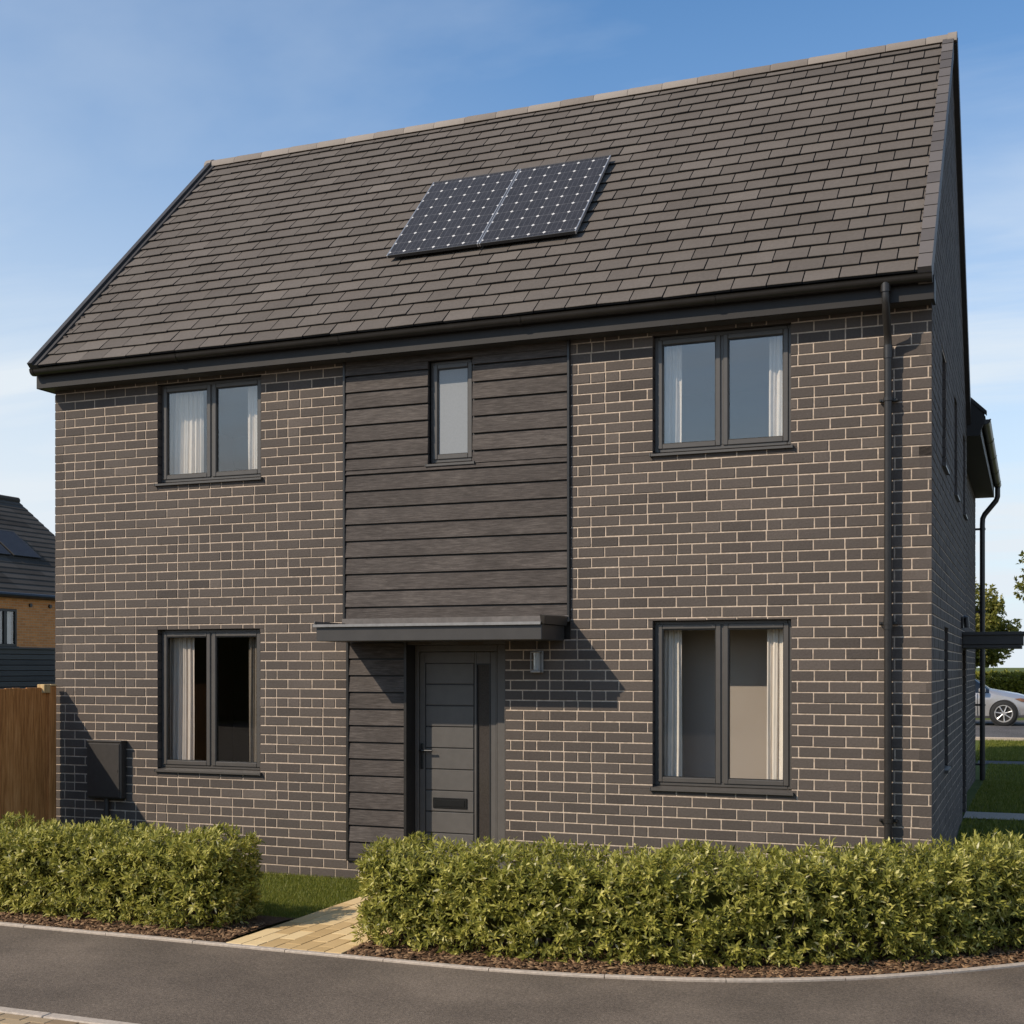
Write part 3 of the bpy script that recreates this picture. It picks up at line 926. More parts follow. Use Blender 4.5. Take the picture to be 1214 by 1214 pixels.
for rear in (False, True):
    rf.poly([RP(XL,.02,.001,rear),RP(XR,.02,.001,rear),RP(XR,SL,.001,rear),RP(XL,SL,.001,rear)], mi=1)
    rf.poly([RP(XL,.05,-.06,rear),RP(XR,.05,-.06,rear),RP(XR,SL,-.06,rear),RP(XL,SL,-.06,rear)], mi=1)
roof = rf.build('roof', [M['tile'], M['underlay_shade']], house)
# ridge of half round tiles
rg = MB()
x = -10.23; L = .452
while x < .0:
    x1 = min(x+L-.006, .005); t = random.random()
    rings = []
    for xx, rr in ((x, .112), (x+.02, .116), (x1-.02, .112), (x1, .110)):
        ring = []
        for k in range(11):
            a = math.pi*(k/10)*1.0
            ring.append((xx, RY-math.cos(a)*rr*1.05, RZ-.052+math.sin(a)*rr*1.08))
        for k in range(10, -1, -1):
            a = math.pi*(k/10)
            ring.append((xx, RY-math.cos(a)*(rr-.018)*1.05, RZ-.054+math.sin(a)*(rr-.018)*1.08))
        rings.append(ring)
    rg.prism(rings[0], rings, t); x += L
rg.box((-10.215,RY-.07,RZ-.06),(-.01,RY+.07,RZ+.01), .3)
autosmooth(rg.build('ridge', M['ridge'], roof), 35)
for xe, sg in ((-10.237, -1), (.004, 1)):      # block end caps
    cp = MB(); ring = [(0, RY-math.cos(math.pi*k/12)*.13, RZ-.06+math.sin(math.pi*k/12)*.145) for k in range(13)]
    a = [(xe, y, z) for _, y, z in ring]; b_ = [(xe+sg*.05, y, z) for _, y, z in ring]
    a2 = [(xe-sg*.05, y, z) for _, y, z in ring]
    cp.prism(a, [a2, a, b_] if sg > 0 else [a2, a, b_], .7)
    cp.build('ridge_cap', M['ridge'], roof)
# verges: dark raised strip on the left, segmented caps on the right, both slopes
def verge(x0, x1, hl, hh, mat, rear, seg=None, name='verge'):
    mb = MB()
    n = seg or 1; s_ = [SL*i/n-(.02 if i == 0 else 0) for i in range(n+1)]
    for i in range(n):
        a, b = s_[i], s_[i+1]-(.004 if seg else 0)
        h2 = hh + (.006 if seg else 0); t = random.random()
        P = [RP(x0,a,hl,rear),RP(x1,a,hl,rear),RP(x1,b,hl,rear),RP(x0,b,hl,rear),RP(x0,a,h2,rear),RP(x1,a,h2,rear),RP(x1,b,hh,rear),RP(x0,b,hh,rear)]
        k = mb.pts(P)
        for q in ((0,3,2,1),(4,5,6,7),(0,1,5,4),(1,2,6,5),(2,3,7,6),(3,0,4,7)):
            mb.face([k+i for i in (q if not rear else q[::-1])], t)
    return mb.build(name, mat, roof)
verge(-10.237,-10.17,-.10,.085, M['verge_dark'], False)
verge(-10.170,-10.112,.0,.052, M['verge_dark'], False, name='verge_shade_strip')  # dark strip put in as the verge's shade, covers the tile ends
verge(-10.237,-10.17,-.10,.060, M['verge_dark'], True)
verge(-.10,.022,-.105,.062, M['verge'], False, rows)
verge(-.07,.06,-.14,.055, M['verge_dark'], True)

# rear wing with its own eaves, gutter and downpipe
WX = -.15; WY1 = 14.2
wg = MB(SD @ Matrix.Translation((0, .15, 0)))
lay(wg, lambda z: (DEP+.01, WY1), 0, 5.68, [(8.2,9.0,1.0,2.2), (8.6,9.3,4.4,5.5)], lambda u: .2, 0)
mortar(wg, DEP, WY1, -.3, 5.68, [(8.2,9.0,1.0,2.2), (8.6,9.3,4.4,5.5)])
wg.T = None
wg.box((-4.2,WY1-.2,-.3),(WX-.01,WY1,5.68), .4); wg.box((-4.2,DEP,-.3),(-4.1,WY1-.2,5.68), .4)
wg.poly([(-4.2,WY1-.01,5.68),(WX,WY1-.01,5.68),(-2.15,WY1-.01,7.7)], .4)
wg.build('rear_wing_wall', [M['brick'], M['mortar']], house)
for op in ((8.2,9.0,1.0,2.2), (8.6,9.3,4.4,5.5)): window(op, SD @ Matrix.Translation((0, .15, 0)), 1, 'carglass')
rw = MB()
k = 15
for sgn in (1, -1):
    for r in range(k):
        f0, f1 = r/k, (r+1)/k
        X = lambda f: (-2.15+sgn*(2.40*(1-f)))
        Z = lambda f: 5.86+f*2.28
        y = DEP-.02
        while y < WY1+.05:
            b = min(y+.33, WY1+.08)
            P = [(X(f0),y+.003,Z(f0)+.03),(X(f0),b-.003,Z(f0)+.03),(X(f1+.02),b-.003,Z(f1+.02)+.008),(X(f1+.02),y+.003,Z(f1+.02)+.008),
                 (X(f0),y+.003,Z(f0)),(X(f0),b-.003,Z(f0))]
            n = rw.pts(P); t = random.random()
            for q in ((0,1,2,3),(4,5,1,0)): rw.face([n+i for i in (q if sgn > 0 else q[::-1])], t)
            y += .33
    rw.poly([(X(0),DEP-.02,Z(0)-.01),(X(0),WY1+.08,Z(0)-.01),(X(1),WY1+.08,Z(1)-.01),(X(1),DEP-.02,Z(1)-.01)], mi=1)
ro2 = rw.build('rear_wing_roof', [M['tile'], M['underlay_shade']], house)
vb = MB()   # barge board closing the front end of the overhang
n = vb.pts([(.24,DEP-.03,5.80),(.24,DEP-.03,5.95),(-.20,DEP-.03,6.36),(-.20,DEP-.03,5.62),(.16,DEP-.03,5.62),(.24,DEP+.0,5.80),(.24,DEP+.0,5.95),(-.20,DEP+.0,6.36),(-.20,DEP+.0,5.62),(.16,DEP+.0,5.62)])
vb.face((n,n+1,n+2,n+3,n+4)); vb.face((n+5,n+9,n+8,n+7,n+6))
for i in range(5):
    j = (i+1) % 5; vb.face((n+i,n+5+i,n+5+j,n+j))
n = vb.pts([(.27,DEP-.05,5.90),(.27,DEP-.05,5.96),(-.20,DEP-.05,6.42),(-.20,DEP-.05,6.36),(.27,DEP+.04,5.90),(.27,DEP+.04,5.96),(-.20,DEP+.04,6.42),(-.20,DEP+.04,6.36)])
for q in ((0,1,2,3),(4,7,6,5),(0,4,5,1),(1,5,6,2),(0,3,7,4)): vb.face([n+i for i in q])
vb.build('barge_board', M['fascia'], ro2)
eb = MB(); eb.box((WX,DEP,5.62),(.16,WY1+.05,5.645)); eb.bbox((.16,DEP,5.62),(.19,WY1+.05,5.86), .003)
eb.build('rear_wing_fascia', M['fascia'], house)
gw = MB(Matrix.Translation((.0,0,0)) @ SD)
pr = lambda y: [(y, b+.047, z) for _, b, z in gutter_profile(0, -.237, .062, 5.848)]
st = [pr(DEP-.02), pr(WY1+.06)]; gw.prism(st[0], st)
for y in (7.0, 8.7, 10.4, 12.1, 13.6):
    s2 = [[(yy, b+.052, z) for _, b, z in gutter_profile(0, -.237, .068, 5.848)] for yy in (y, y+.06)]; gw.prism(s2[0], s2)
gw.poly(pr(DEP-.015)[:13]); gw.poly(pr(WY1+.055)[:13])
autosmooth(gw.build('rear_wing_gutter', M['black'], house), 45)
wp = MB(); yy = WY1-.12
wp.tube([(.255,yy,5.80),(.255,yy,5.62),(.23,yy,5.54),(.02,yy,5.28),(-.015,yy,5.20),(-.02,yy,5.08),(-.02,yy,.10)], .05, 14)
wpo = autosmooth(wp.build('rear_wing_downpipe', M['black'], house), 45)
for z in (5.0, 3.4, 1.6, .45):
    bk = MB(); bk.box((-.15,yy-.02,z-.02),(-.02,yy+.02,z+.02)); bk.tube([(-.02,yy,z-.02),(-.02,yy,z+.02)], .06, 14); bk.build('bracket', M['black'], wpo)

# side door and its flat canopy
sd = MB(SD)
sd.bbox((5.80,.12,.24),(5.86,.18,2.56), .005); sd.bbox((6.74,.12,.24),(6.80,.18,2.56), .005); sd.bbox((5.86,.12,2.50),(6.74,.18,2.56), .005)
sd.bbox((5.86,.13,.26),(6.74,.17,2.50), .005); sd.bbox((6.0,.115,1.5),(6.6,.131,2.3), .01); sd.bbox((6.0,.115,.4),(6.6,.131,1.3), .01)
sd.tube([(6.66,.13,1.35),(6.66,.08,1.35),(6.54,.075,1.35)], .012, 8)
sd.build('side_door', M['frame_dark'], house)
sc = MB(); sc.bbox((.002,5.72,2.63),(.76,6.95,2.76), .006); sc.bbox((.002,5.69,2.755),(.79,6.98,2.80), .005); sc.bbox((.002,5.74,2.585),(.74,6.93,2.63), .004)
sc.build('side_canopy', M['canopy'], house)

# ------------------------------------------------------------------ things on the house
def curtain(x0, x1, z0, z1, y, mat, label, folds=None):
    mb = MB(); w = x1-x0; k = max(16, int(w*160)); folds = folds or max(2, round(w/.075))
    ph = random.uniform(0, 6); nz = 10
    def P(i, j, side):
        u = i/k; v = j/nz
        amp = .022*(.55+.45*(1-v)); 
        a = u*folds*2*math.pi+ph+.5*math.sin(v*3+u*4)
        return (x0+w*u+.006*math.cos(a*1.0+v), y+amp*math.sin(a)+.008*math.sin(2.3*a+1)+side*.003, z0+(z1-z0)*v)
    idx = {}
    for s_ in (-1, 1):
        for i in range(k+1):
            for j in range(nz+1): idx[i,j,s_] = mb.pts([P(i,j,s_)])
    for i in range(k):
        for j in range(nz):
            mb.face((idx[i,j,-1],idx[i+1,j,-1],idx[i+1,j+1,-1],idx[i,j+1,-1])); mb.face((idx[i,j,1],idx[i,j+1,1],idx[i+1,j+1,1],idx[i+1,j,1]))
    for j in range(nz):
        mb.face((idx[0,j,-1],idx[0,j+1,-1],idx[0,j+1,1],idx[0,j,1])); mb.face((idx[k,j,-1],idx[k,j,1],idx[k,j+1,1],idx[k,j+1,-1]))
    for i in range(k): mb.face((idx[i,0,-1],idx[i,0,1],idx[i+1,0,1],idx[i+1,0,-1]))
    o = mb.build('curtain', mat, None, True)
    rebase(o, ((x0+x1)/2, y, z0))
    return tag(o, label, 'curtain', 'curtains inside the front windows')
CY_ = .215
curtain(-8.76,-8.17,4.40,5.60,CY_,M['curtain'],'broad pale curtain in the left light of the upper window nearest the left verge')
curtain(-7.56,-7.42,4.40,5.60,CY_,M['curtain'],'thin sliver of curtain at the right edge of the upper left window')
curtain(-8.74,-8.29,1.05,2.74,CY_,M['curtain_shade'],'grey curtain in the dark ground floor window beside the meter box')
curtain(-7.55,-7.42,1.05,2.74,CY_,M['room_dark'],'dim dark curtain at the right edge of the dark ground floor window')
curtain(-2.66,-2.42,4.38,5.62,CY_,M['curtain'],'pale curtain at the left of the upper window near the downpipe')
curtain(-1.54,-1.36,4.38,5.62,CY_,M['curtain'],'bright narrow curtain at the right of the upper window near the downpipe')
curtain(-2.65,-2.42,1.04,2.77,CY_,M['curtain'],'long curtain at the left of the ground floor window nearest the downpipe')
curtain(-1.56,-1.36,1.04,2.77,CY_,M['curtain'],'long bright curtain at the right of the ground floor window nearest the downpipe')

# solar panels on the front slope
ang = math.atan2(RZ-EZ, RY-EY)
def solar(name, w, h, mats, cellname='cells'):
    root = empty(name, (0,0,0), None, 'solar panel')
    f = MB(); e = .014; t = .038
    f.bbox((-w/2,-h/2,0),(-w/2+e,h/2,t), .002, mi=1); f.bbox((w/2-e,-h/2,0),(w/2,h/2,t), .002, mi=1)
    f.bbox((-w/2+e,-h/2,0),(w/2-e,-h/2+e,t), .002); f.bbox((-w/2+e,h/2-e,0),(w/2-e,h/2,t), .002)
    f.box((-w/2+e,-h/2+e,.002),(w/2-e,h/2-e,.012))
    for y in (-h*.3, h*.3): f.box((-w/2+.02,y-.02,-.045),(w/2-.02,y+.02,.0))
    link_ = f.build('panel_frame', mats, root); link_.location = (0,0,0)
    c = MB(); c.box((-w/2+e,-h/2+e,.013),(w/2-e,h/2-e,.034)); co2 = c.build(cellname, M['solar'], root); co2.location = (0,0,0)
    return root
PW, PH = 1.135, 1.79
p1 = solar('solar_panel', PW, PH, [M['panel_frame'], M['alu']])
p2 = copy_tree(p1)
s_mid = ((.66-EY)/du.y + (2.0-EY)/du.y)/2
for p, xc, lab in ((p1, -5.41, 'left of the two dark solar panels on the front roof, farther from the downpipe'), (p2, -4.262, 'right of the two dark solar panels on the front roof, nearer the downpipe')):
    p.location = RP(xc, s_mid, .075); p.rotation_euler = (ang, 0, 0)
    tag(p, lab, 'solar panel', 'solar panels on the front roof')

# wall lamp by the door
lamp = empty('wall_lamp', (-3.888,0,2.28), 'small grey up and down wall lamp beside the front door under the canopy', 'wall lamp')
l = MB(); l.bbox((-3.945,-.022,2.27),(-3.831,-.001,2.50), .005); l.bbox((-3.940,-.105,2.275),(-3.836,-.022,2.30), .004); l.bbox((-3.940,-.105,2.478),(-3.836,-.022,2.492), .004)
for x in (-3.940, -3.846): l.bbox((x,-.105,2.30),(x+.010,-.095,2.478), .002)
l.build('lamp_body', M['zinc'], lamp)
l = MB(); l.cyl((-3.888,-.062,2.302), (0,0,1), .030, .174, 20); autosmooth(l.build('lamp_glass', M['lamp_glass'], lamp), 50)
l = MB(); l.cyl((-3.888,-.062,2.40), (0,0,1), .011, .07, 12); l.build('bulb', M['alu'], lamp)

# meter box
mt = empty('meter_box', (-9.350,0,.3), 'dark grey utility meter box fixed on the wall near the timber fence', 'meter box')
b_ = MB(); b_.bbox((-9.595,-.11,.775),(-9.100,-.002,1.455), .012); b_.bbox((-9.605,-.120,1.440),(-9.090,-.002,1.462), .006); b_.build('casing', M['meter'], mt)
b_ = MB(); b_.bbox((-9.590,-.120,.795),(-9.120,-.1105,1.425), .005); b_.cyl((-9.150,-.121,1.11), (0,-1,0), .014, .004, 14); b_.build('door', M['meter'], mt)
b_ = MB(); b_.tube([(-9.350,-.06,.78),(-9.350,-.06,-.02)], .030, 14); autosmooth(b_.build('duct', M['meter'], mt), 45)

# little lamp on the side wall
sl = empty('wall_lamp', (0.0,5.45,2.86), 'small black bulkhead lamp on the side wall by the side canopy', 'wall lamp')
l = MB(); l.bbox((.001,5.38,2.84),(.03,5.50,2.99), .006); l.build('back_plate', M['black'], sl)
l = MB(); l.tube([(.03,5.44,2.98),(.06,5.44,2.98),(.07,5.44,2.85)], .035, 12); l.build('lamp_body', M['black'], sl)

# fence coming forward from the left corner
fence = empty('timber_fence', (-10.12,-.9,0), 'brown close boarded timber fence running forward from the left corner of the house', 'fence')
p = MB(); y = -.20; FX = -10.12
while y > -3.0:
    t = random.random(); p.bbox((FX-.012+random.uniform(-.004,.004),y-.118,.03),(FX+.014,y-.002,2.085+random.uniform(-.006,.006)), .004, t); y -= .112
for z in (.4, 1.1, 1.85): p.box((FX-.06,-3.0,z),(FX-.013,-.2,z+.08), .4)
p.build('panel', M['fence'], fence)
p = MB(); p.bbox((FX-.05,-.203,0),(FX+.05,-.085,2.10), .008, .3); p.build('post', M['fence'], fence)
p = MB(); p.bbox((FX-.06,-.30,2.02),(FX+.055,-.19,2.125), .008, .8); p.bbox((FX-.055,-.19,2.101),(FX+.054,-.08,2.125), .008, .6); p.build('post_cap', M['post'], fence)

# ------------------------------------------------------------------ hedges
def unit(v): return v/np.maximum(np.linalg.norm(v, axis=-1, keepdims=True), 1e-9)
def sprigs(P, D, nl, L, W, stem, spread=(.35, 1.25), tone_mu=None):
    """leaf rosettes: P points, D stem directions -> folded leaves of two faces each"""
    n = len(P); P = np.repeat(P, nl, 0); D = np.repeat(unit(D), nl, 0); m = n*nl
    ref = np.where(np.abs(D[:, 2:3]) < .9, np.array([[0,0,1.]]), np.array([[1.,0,0]]))
    A = unit(np.cross(D, ref)); B = np.cross(D, A)
    k = np.tile(np.arange(nl), n)
    ph = k*2.4+np.repeat(RNG.uniform(0, 6.28, n), nl)+RNG.normal(0, .3, m)
    f = (k+.5)/nl                                        # low leaves open, top leaves upright
    th = spread[1]+(spread[0]-spread[1])*f+RNG.normal(0, .18, m)
    R = A*np.cos(ph)[:, None]+B*np.sin(ph)[:, None]
    d = unit(D*np.cos(th)[:, None]+R*np.sin(th)[:, None])
    base = P+D*(f*stem)[:, None]
    ll = L*RNG.uniform(.65, 1.2, m)[:, None]; ww = W*RNG.uniform(.75, 1.25, m)[:, None]
    side = unit(np.cross(d, D)+1e-6); nn = unit(np.cross(side, d))
    mid = base+d*ll*.5; droop = -nn*ll*.10
    V = np.empty((m, 5, 3))
    V[:,0] = base; V[:,1] = mid+side*ww+nn*ww*.35; V[:,2] = base+d*ll+droop; V[:,3] = mid-side*ww+nn*ww*.35; V[:,4] = mid
    o = (np.arange(m)*5)[:, None]
    Q = np.concatenate([o+np.array([[0,1,2,4]]), o+np.array([[0,4,2,3]])], 1).reshape(-1, 4)
    mu = np.repeat(tone_mu if tone_mu is not None else np.full(n, .45), nl)
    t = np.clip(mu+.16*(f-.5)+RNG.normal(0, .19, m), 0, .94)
    t = np.where(RNG.random(m) < .012, .99, t)
    return V.reshape(-1, 3), Q, np.repeat(t, 2)

def lump(a, b, c):
    return (np.sin(a*3.1+1.3*np.sin(b*4.0+c))+np.sin(a*7.3+b*5.1+2*c)+.7*np.sin(a*13.7-b*9.0+c*3))/2.7

def hedge(centre, hw, ht, label, n_per_m, seed):
    """centre: resampled xy line of the hedge middle; half width; height"""
    path = np.array(resample(centre, .05)); S = len(path)*.05
    tang = unit(np.gradient(path, axis=0)); nor = np.c_[-tang[:,1], tang[:,0]]     # points to the house side
    n = int(S*n_per_m)
    u = RNG.uniform(0, S-.05, n); i = np.clip((u/.05).astype(int), 0, len(path)-1)
    # walk round the cross-section: front face, top, back face
    q = RNG.random(n); 
    front, top = .52, .34
    y = np.where(q < front, -1., np.where(q < front+top, RNG.uniform(-1, 1, n), 1.))
    z = np.where(q < front, RNG.uniform(.05, 1, n), np.where(q < front+top, 1., RNG.uniform(.1, 1, n)))
    # rounded shoulders
    cor = np.maximum(0, (z-.82)/.18)*np.maximum(0, (np.abs(y)-.75)/.25)
    y = y*(1-.10*cor); z = z*(1-.05*cor)
    dy = np.where(q < front, -1., np.where(q < front+top, y*.5, 1.))
    dz = np.where(q < front, .35+.5*z, np.where(q < front+top, 1., .4))
    # ends
    lp = lump(u*1.5+seed, z*2, y)
    out = .065*lp - RNG.random(n)**1.5*.19+.03
    taper = np.minimum(1, np.minimum(u, S-.05-u)/.16)**.5          # rounded ends
    yy = y*hw*(.75+.25*taper)+np.sign(y)*(np.abs(y) > .9)*out; zz = z*ht*(.93+.07*taper)+np.where(q >= front, np.where(q < front+top, out, 0), 0)
    low = np.clip((.22-z)/.22, 0, 1); yy = yy*(1-.16*low)
    P = np.c_[path[i]+nor[i]*yy[:, None], zz]
    D = np.c_[nor[i]*dy[:, None], dz]+RNG.normal(0, .42, (n, 3))
    # end faces
    ne = int(n_per_m*.42)
    Pe, De = [], []
    for e, sg in ((0, -1), (len(path)-1, 1)):
        a = RNG.uniform(-1, 1, ne); b = RNG.uniform(.08, 1, ne)
        o = RNG.random(ne)**2*-.10+.05*lump(a*2+seed, b*2, 1.0)
        Pe.append(np.c_[path[e]+nor[e]*(a*hw*.92)[:, None]+tang[e]*(o+.03*(1-a*a))[:, None]*sg, b*ht])
        De.append(np.c_[np.tile(tang[e]*sg, (ne, 1))*1.0+nor[e]*(a*.4)[:, None], .35+.5*b]+RNG.normal(0, .4, (ne, 3)))
    P = np.concatenate([P]+Pe); D = np.concatenate([D]+De)
    g = P[:, 1]*1.0; P[:, 2] += np.array([H(v) for v in P[:, 1]])
    mu = .40+.14*lump(P[:, 0]*1.7+seed, P[:, 2]*4, P[:, 1])+.10*RNG.normal(0, 1, len(P))
    root = empty('hedge', (float(path[:,0].mean()), float(path[:,1].mean()), 0), label, 'hedge', 'front garden hedges')
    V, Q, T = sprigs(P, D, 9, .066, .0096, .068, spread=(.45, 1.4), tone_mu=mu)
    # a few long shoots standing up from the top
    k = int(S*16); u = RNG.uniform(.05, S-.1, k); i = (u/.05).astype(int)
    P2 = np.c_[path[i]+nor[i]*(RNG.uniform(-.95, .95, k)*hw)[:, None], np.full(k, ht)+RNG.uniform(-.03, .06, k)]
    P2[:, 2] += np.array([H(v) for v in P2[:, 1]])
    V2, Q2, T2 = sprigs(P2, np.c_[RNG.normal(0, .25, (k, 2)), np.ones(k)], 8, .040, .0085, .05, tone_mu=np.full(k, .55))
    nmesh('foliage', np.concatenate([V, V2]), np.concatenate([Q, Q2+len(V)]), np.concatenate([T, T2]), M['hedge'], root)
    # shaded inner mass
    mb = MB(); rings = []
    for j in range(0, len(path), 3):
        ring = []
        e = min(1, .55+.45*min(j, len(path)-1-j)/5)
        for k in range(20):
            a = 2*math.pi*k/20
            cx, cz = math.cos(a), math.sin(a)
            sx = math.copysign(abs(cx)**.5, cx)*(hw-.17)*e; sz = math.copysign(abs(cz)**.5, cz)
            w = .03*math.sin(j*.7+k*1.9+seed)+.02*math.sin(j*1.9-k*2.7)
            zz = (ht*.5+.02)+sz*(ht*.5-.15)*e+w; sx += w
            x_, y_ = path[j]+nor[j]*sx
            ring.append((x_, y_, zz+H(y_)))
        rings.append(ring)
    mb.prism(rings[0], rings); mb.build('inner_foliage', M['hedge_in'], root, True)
    for j in range(int(S/.28)):
        st = MB()
        u_ = int((j+.5)*.28/.05); 
        if u_ >= len(path): break
        x_, y_ = path[u_]+nor[u_]*random.uniform(-.2, .2)+tang[u_]*random.uniform(-.1, .1)
        for r in range(4):
            h_ = H(y_); dx, dy = random.uniform(-.2, .2), random.uniform(-.22, .22)
            st.tube([(x_,y_,h_),(x_+dx*.5,y_+dy*.5,h_+.15),(x_+dx,y_+dy,h_+.42)], .01, 6, rs=[.011,.009,.005])
        st.build('stem', M['bark'], root)
    return root
hedge([(-11.5,-2.76),(-5.74,-2.76)], .36, .752, 'green clipped hedge left of the buff paved path below the meter box', 780, 1.7)
mid = [p for p in offset(KERB, .69) if p[1] < .8 and p[0] > -4]
hedge([(-4.24,-2.72),(-3.6,-2.76)]+[p for p in mid if p[0] > -3.4], .38, .775, 'long green clipped hedge right of the buff paved path curving with the kerb', 780, 4.2)

# ------------------------------------------------------------------ behind: car, hedge, trees, neighbour
def tree(loc, crown_r, crown_c, n, label, leaf, seed):
    root = empty('tree', loc, label, 'tree')
    r = np.random.default_rng(seed)
    tk = MB(); x, y, z = loc; top = crown_c[2]-z
    tk.tube([(x,y,z-.1),(x+.04,y,z+top*.4),(x-.03,y+.03,z+top*.75),(x+.02,y,z+top*1.15)], .08, 10, rs=[.11,.085,.06,.02])
    ends = []
    for k in range(11):
        a = k*2.4+seed; rr = crown_r[0]*r.uniform(.5, .85); zz = crown_c[2]+crown_r[2]*r.uniform(-.6, .7)
        s0 = z+top*r.uniform(.45, .9); e = (crown_c[0]+math.cos(a)*rr, crown_c[1]+math.sin(a)*rr, zz); ends.append(e)
        tk.tube([(x,y,s0),((x+e[0])/2,(y+e[1])/2,(s0+zz)/2+.15),e], .03, 6, rs=[.035,.025,.01])
    tk.build('trunk', M['bark'], root)
    # clumps of leaves scattered through the crown
    k = 95; C = unit(r.normal(size=(k, 3)))*(r.random((k, 1))**.45)
    C[:, 2] *= np.where(C[:, 2] < 0, .85, 1)
    C = C*np.array(crown_r)+np.array(crown_c); C = np.concatenate([C, np.array(ends)])
    per = n//len(C); rad_ = r.uniform(.16, .42, len(C))*crown_r[0]/1.6
    P = np.repeat(C, per, 0)+unit(r.normal(size=(len(C)*per, 3)))*(r.random((len(C)*per, 1))**.5)*np.repeat(rad_, per)[:, None]
    mu = np.repeat(r.normal(.45, .16, len(C)), per)
    V, Q, T = sprigs(P, r.normal(size=P.shape)+np.array([0,0,.3]), 5, leaf, leaf*.32, leaf*.6, tone_mu=mu)
    nmesh('crown', V, Q, T, M['treeleaf'], root)
    return root
tree((-1.35,32.0,.74), (1.65,1.65,1.5), (-1.3,32.0,3.45), 5200, 'leafy tree with rounded crown behind the parked silver car', .13, 3)
tree((2.35,20.0,.55), (1.75,1.75,1.1), (2.35,20.0,4.2), 3600, 'tree whose leafy tip pokes in at the right frame edge beyond the side canopy', .10, 9)

fh = empty('hedge', (1,35.5,.74), 'clipped green boundary hedge behind the parked silver car', 'hedge')
n_ = 9000
P = np.c_[RNG.uniform(-7, 9, n_), RNG.normal(35.0, .1, n_), RNG.uniform(.8, 2.02, n_)]
tp = RNG.random(n_) < .35
P[tp, 2] = 2.0+RNG.normal(0, .03, tp.sum()); P[tp, 1] = RNG.uniform(35, 36, tp.sum())
V, Q, T = sprigs(P, np.where(tp[:, None], np.array([[0,0,1.]]), np.array([[0,-1,.5]]))+RNG.normal(0, .5, (n_, 3)), 6, .12, .028, .10, tone_mu=.45+.2*lump(P[:,0]*2, P[:,2]*3, P[:,1]))
nmesh('foliage', V, Q, T, M['farhedge'], fh)
mb = MB(); mb.bbox((-7,35.05,.7),(9,35.95,1.95), .2); mb.build('inner_foliage', M['hedge_in'], fh)

oh = empty('hedge', (0,-36,0), 'added tall dark hedge shape behind the viewer that keeps sky out of the lower panes', 'hedge')  # added unseen mass; makes the lower panes reflect dark instead of sky
mb = MB(); rings = []
for j in range(61):
    x_ = -45+j*1.5; h_ = 5.0+.6*math.sin(j*.9)+.4*math.sin(j*2.3)
    rings.append([(x_,-35.2+.2*math.sin(j*1.7),0),(x_,-35.1+.3*math.sin(j*1.1),h_*.7),(x_,-35.6,h_),(x_,-37.0,h_*.95),(x_,-37.4,0)])
mb.prism(rings[0], rings); mb.build('foliage', M['hedge_in'], oh, True)

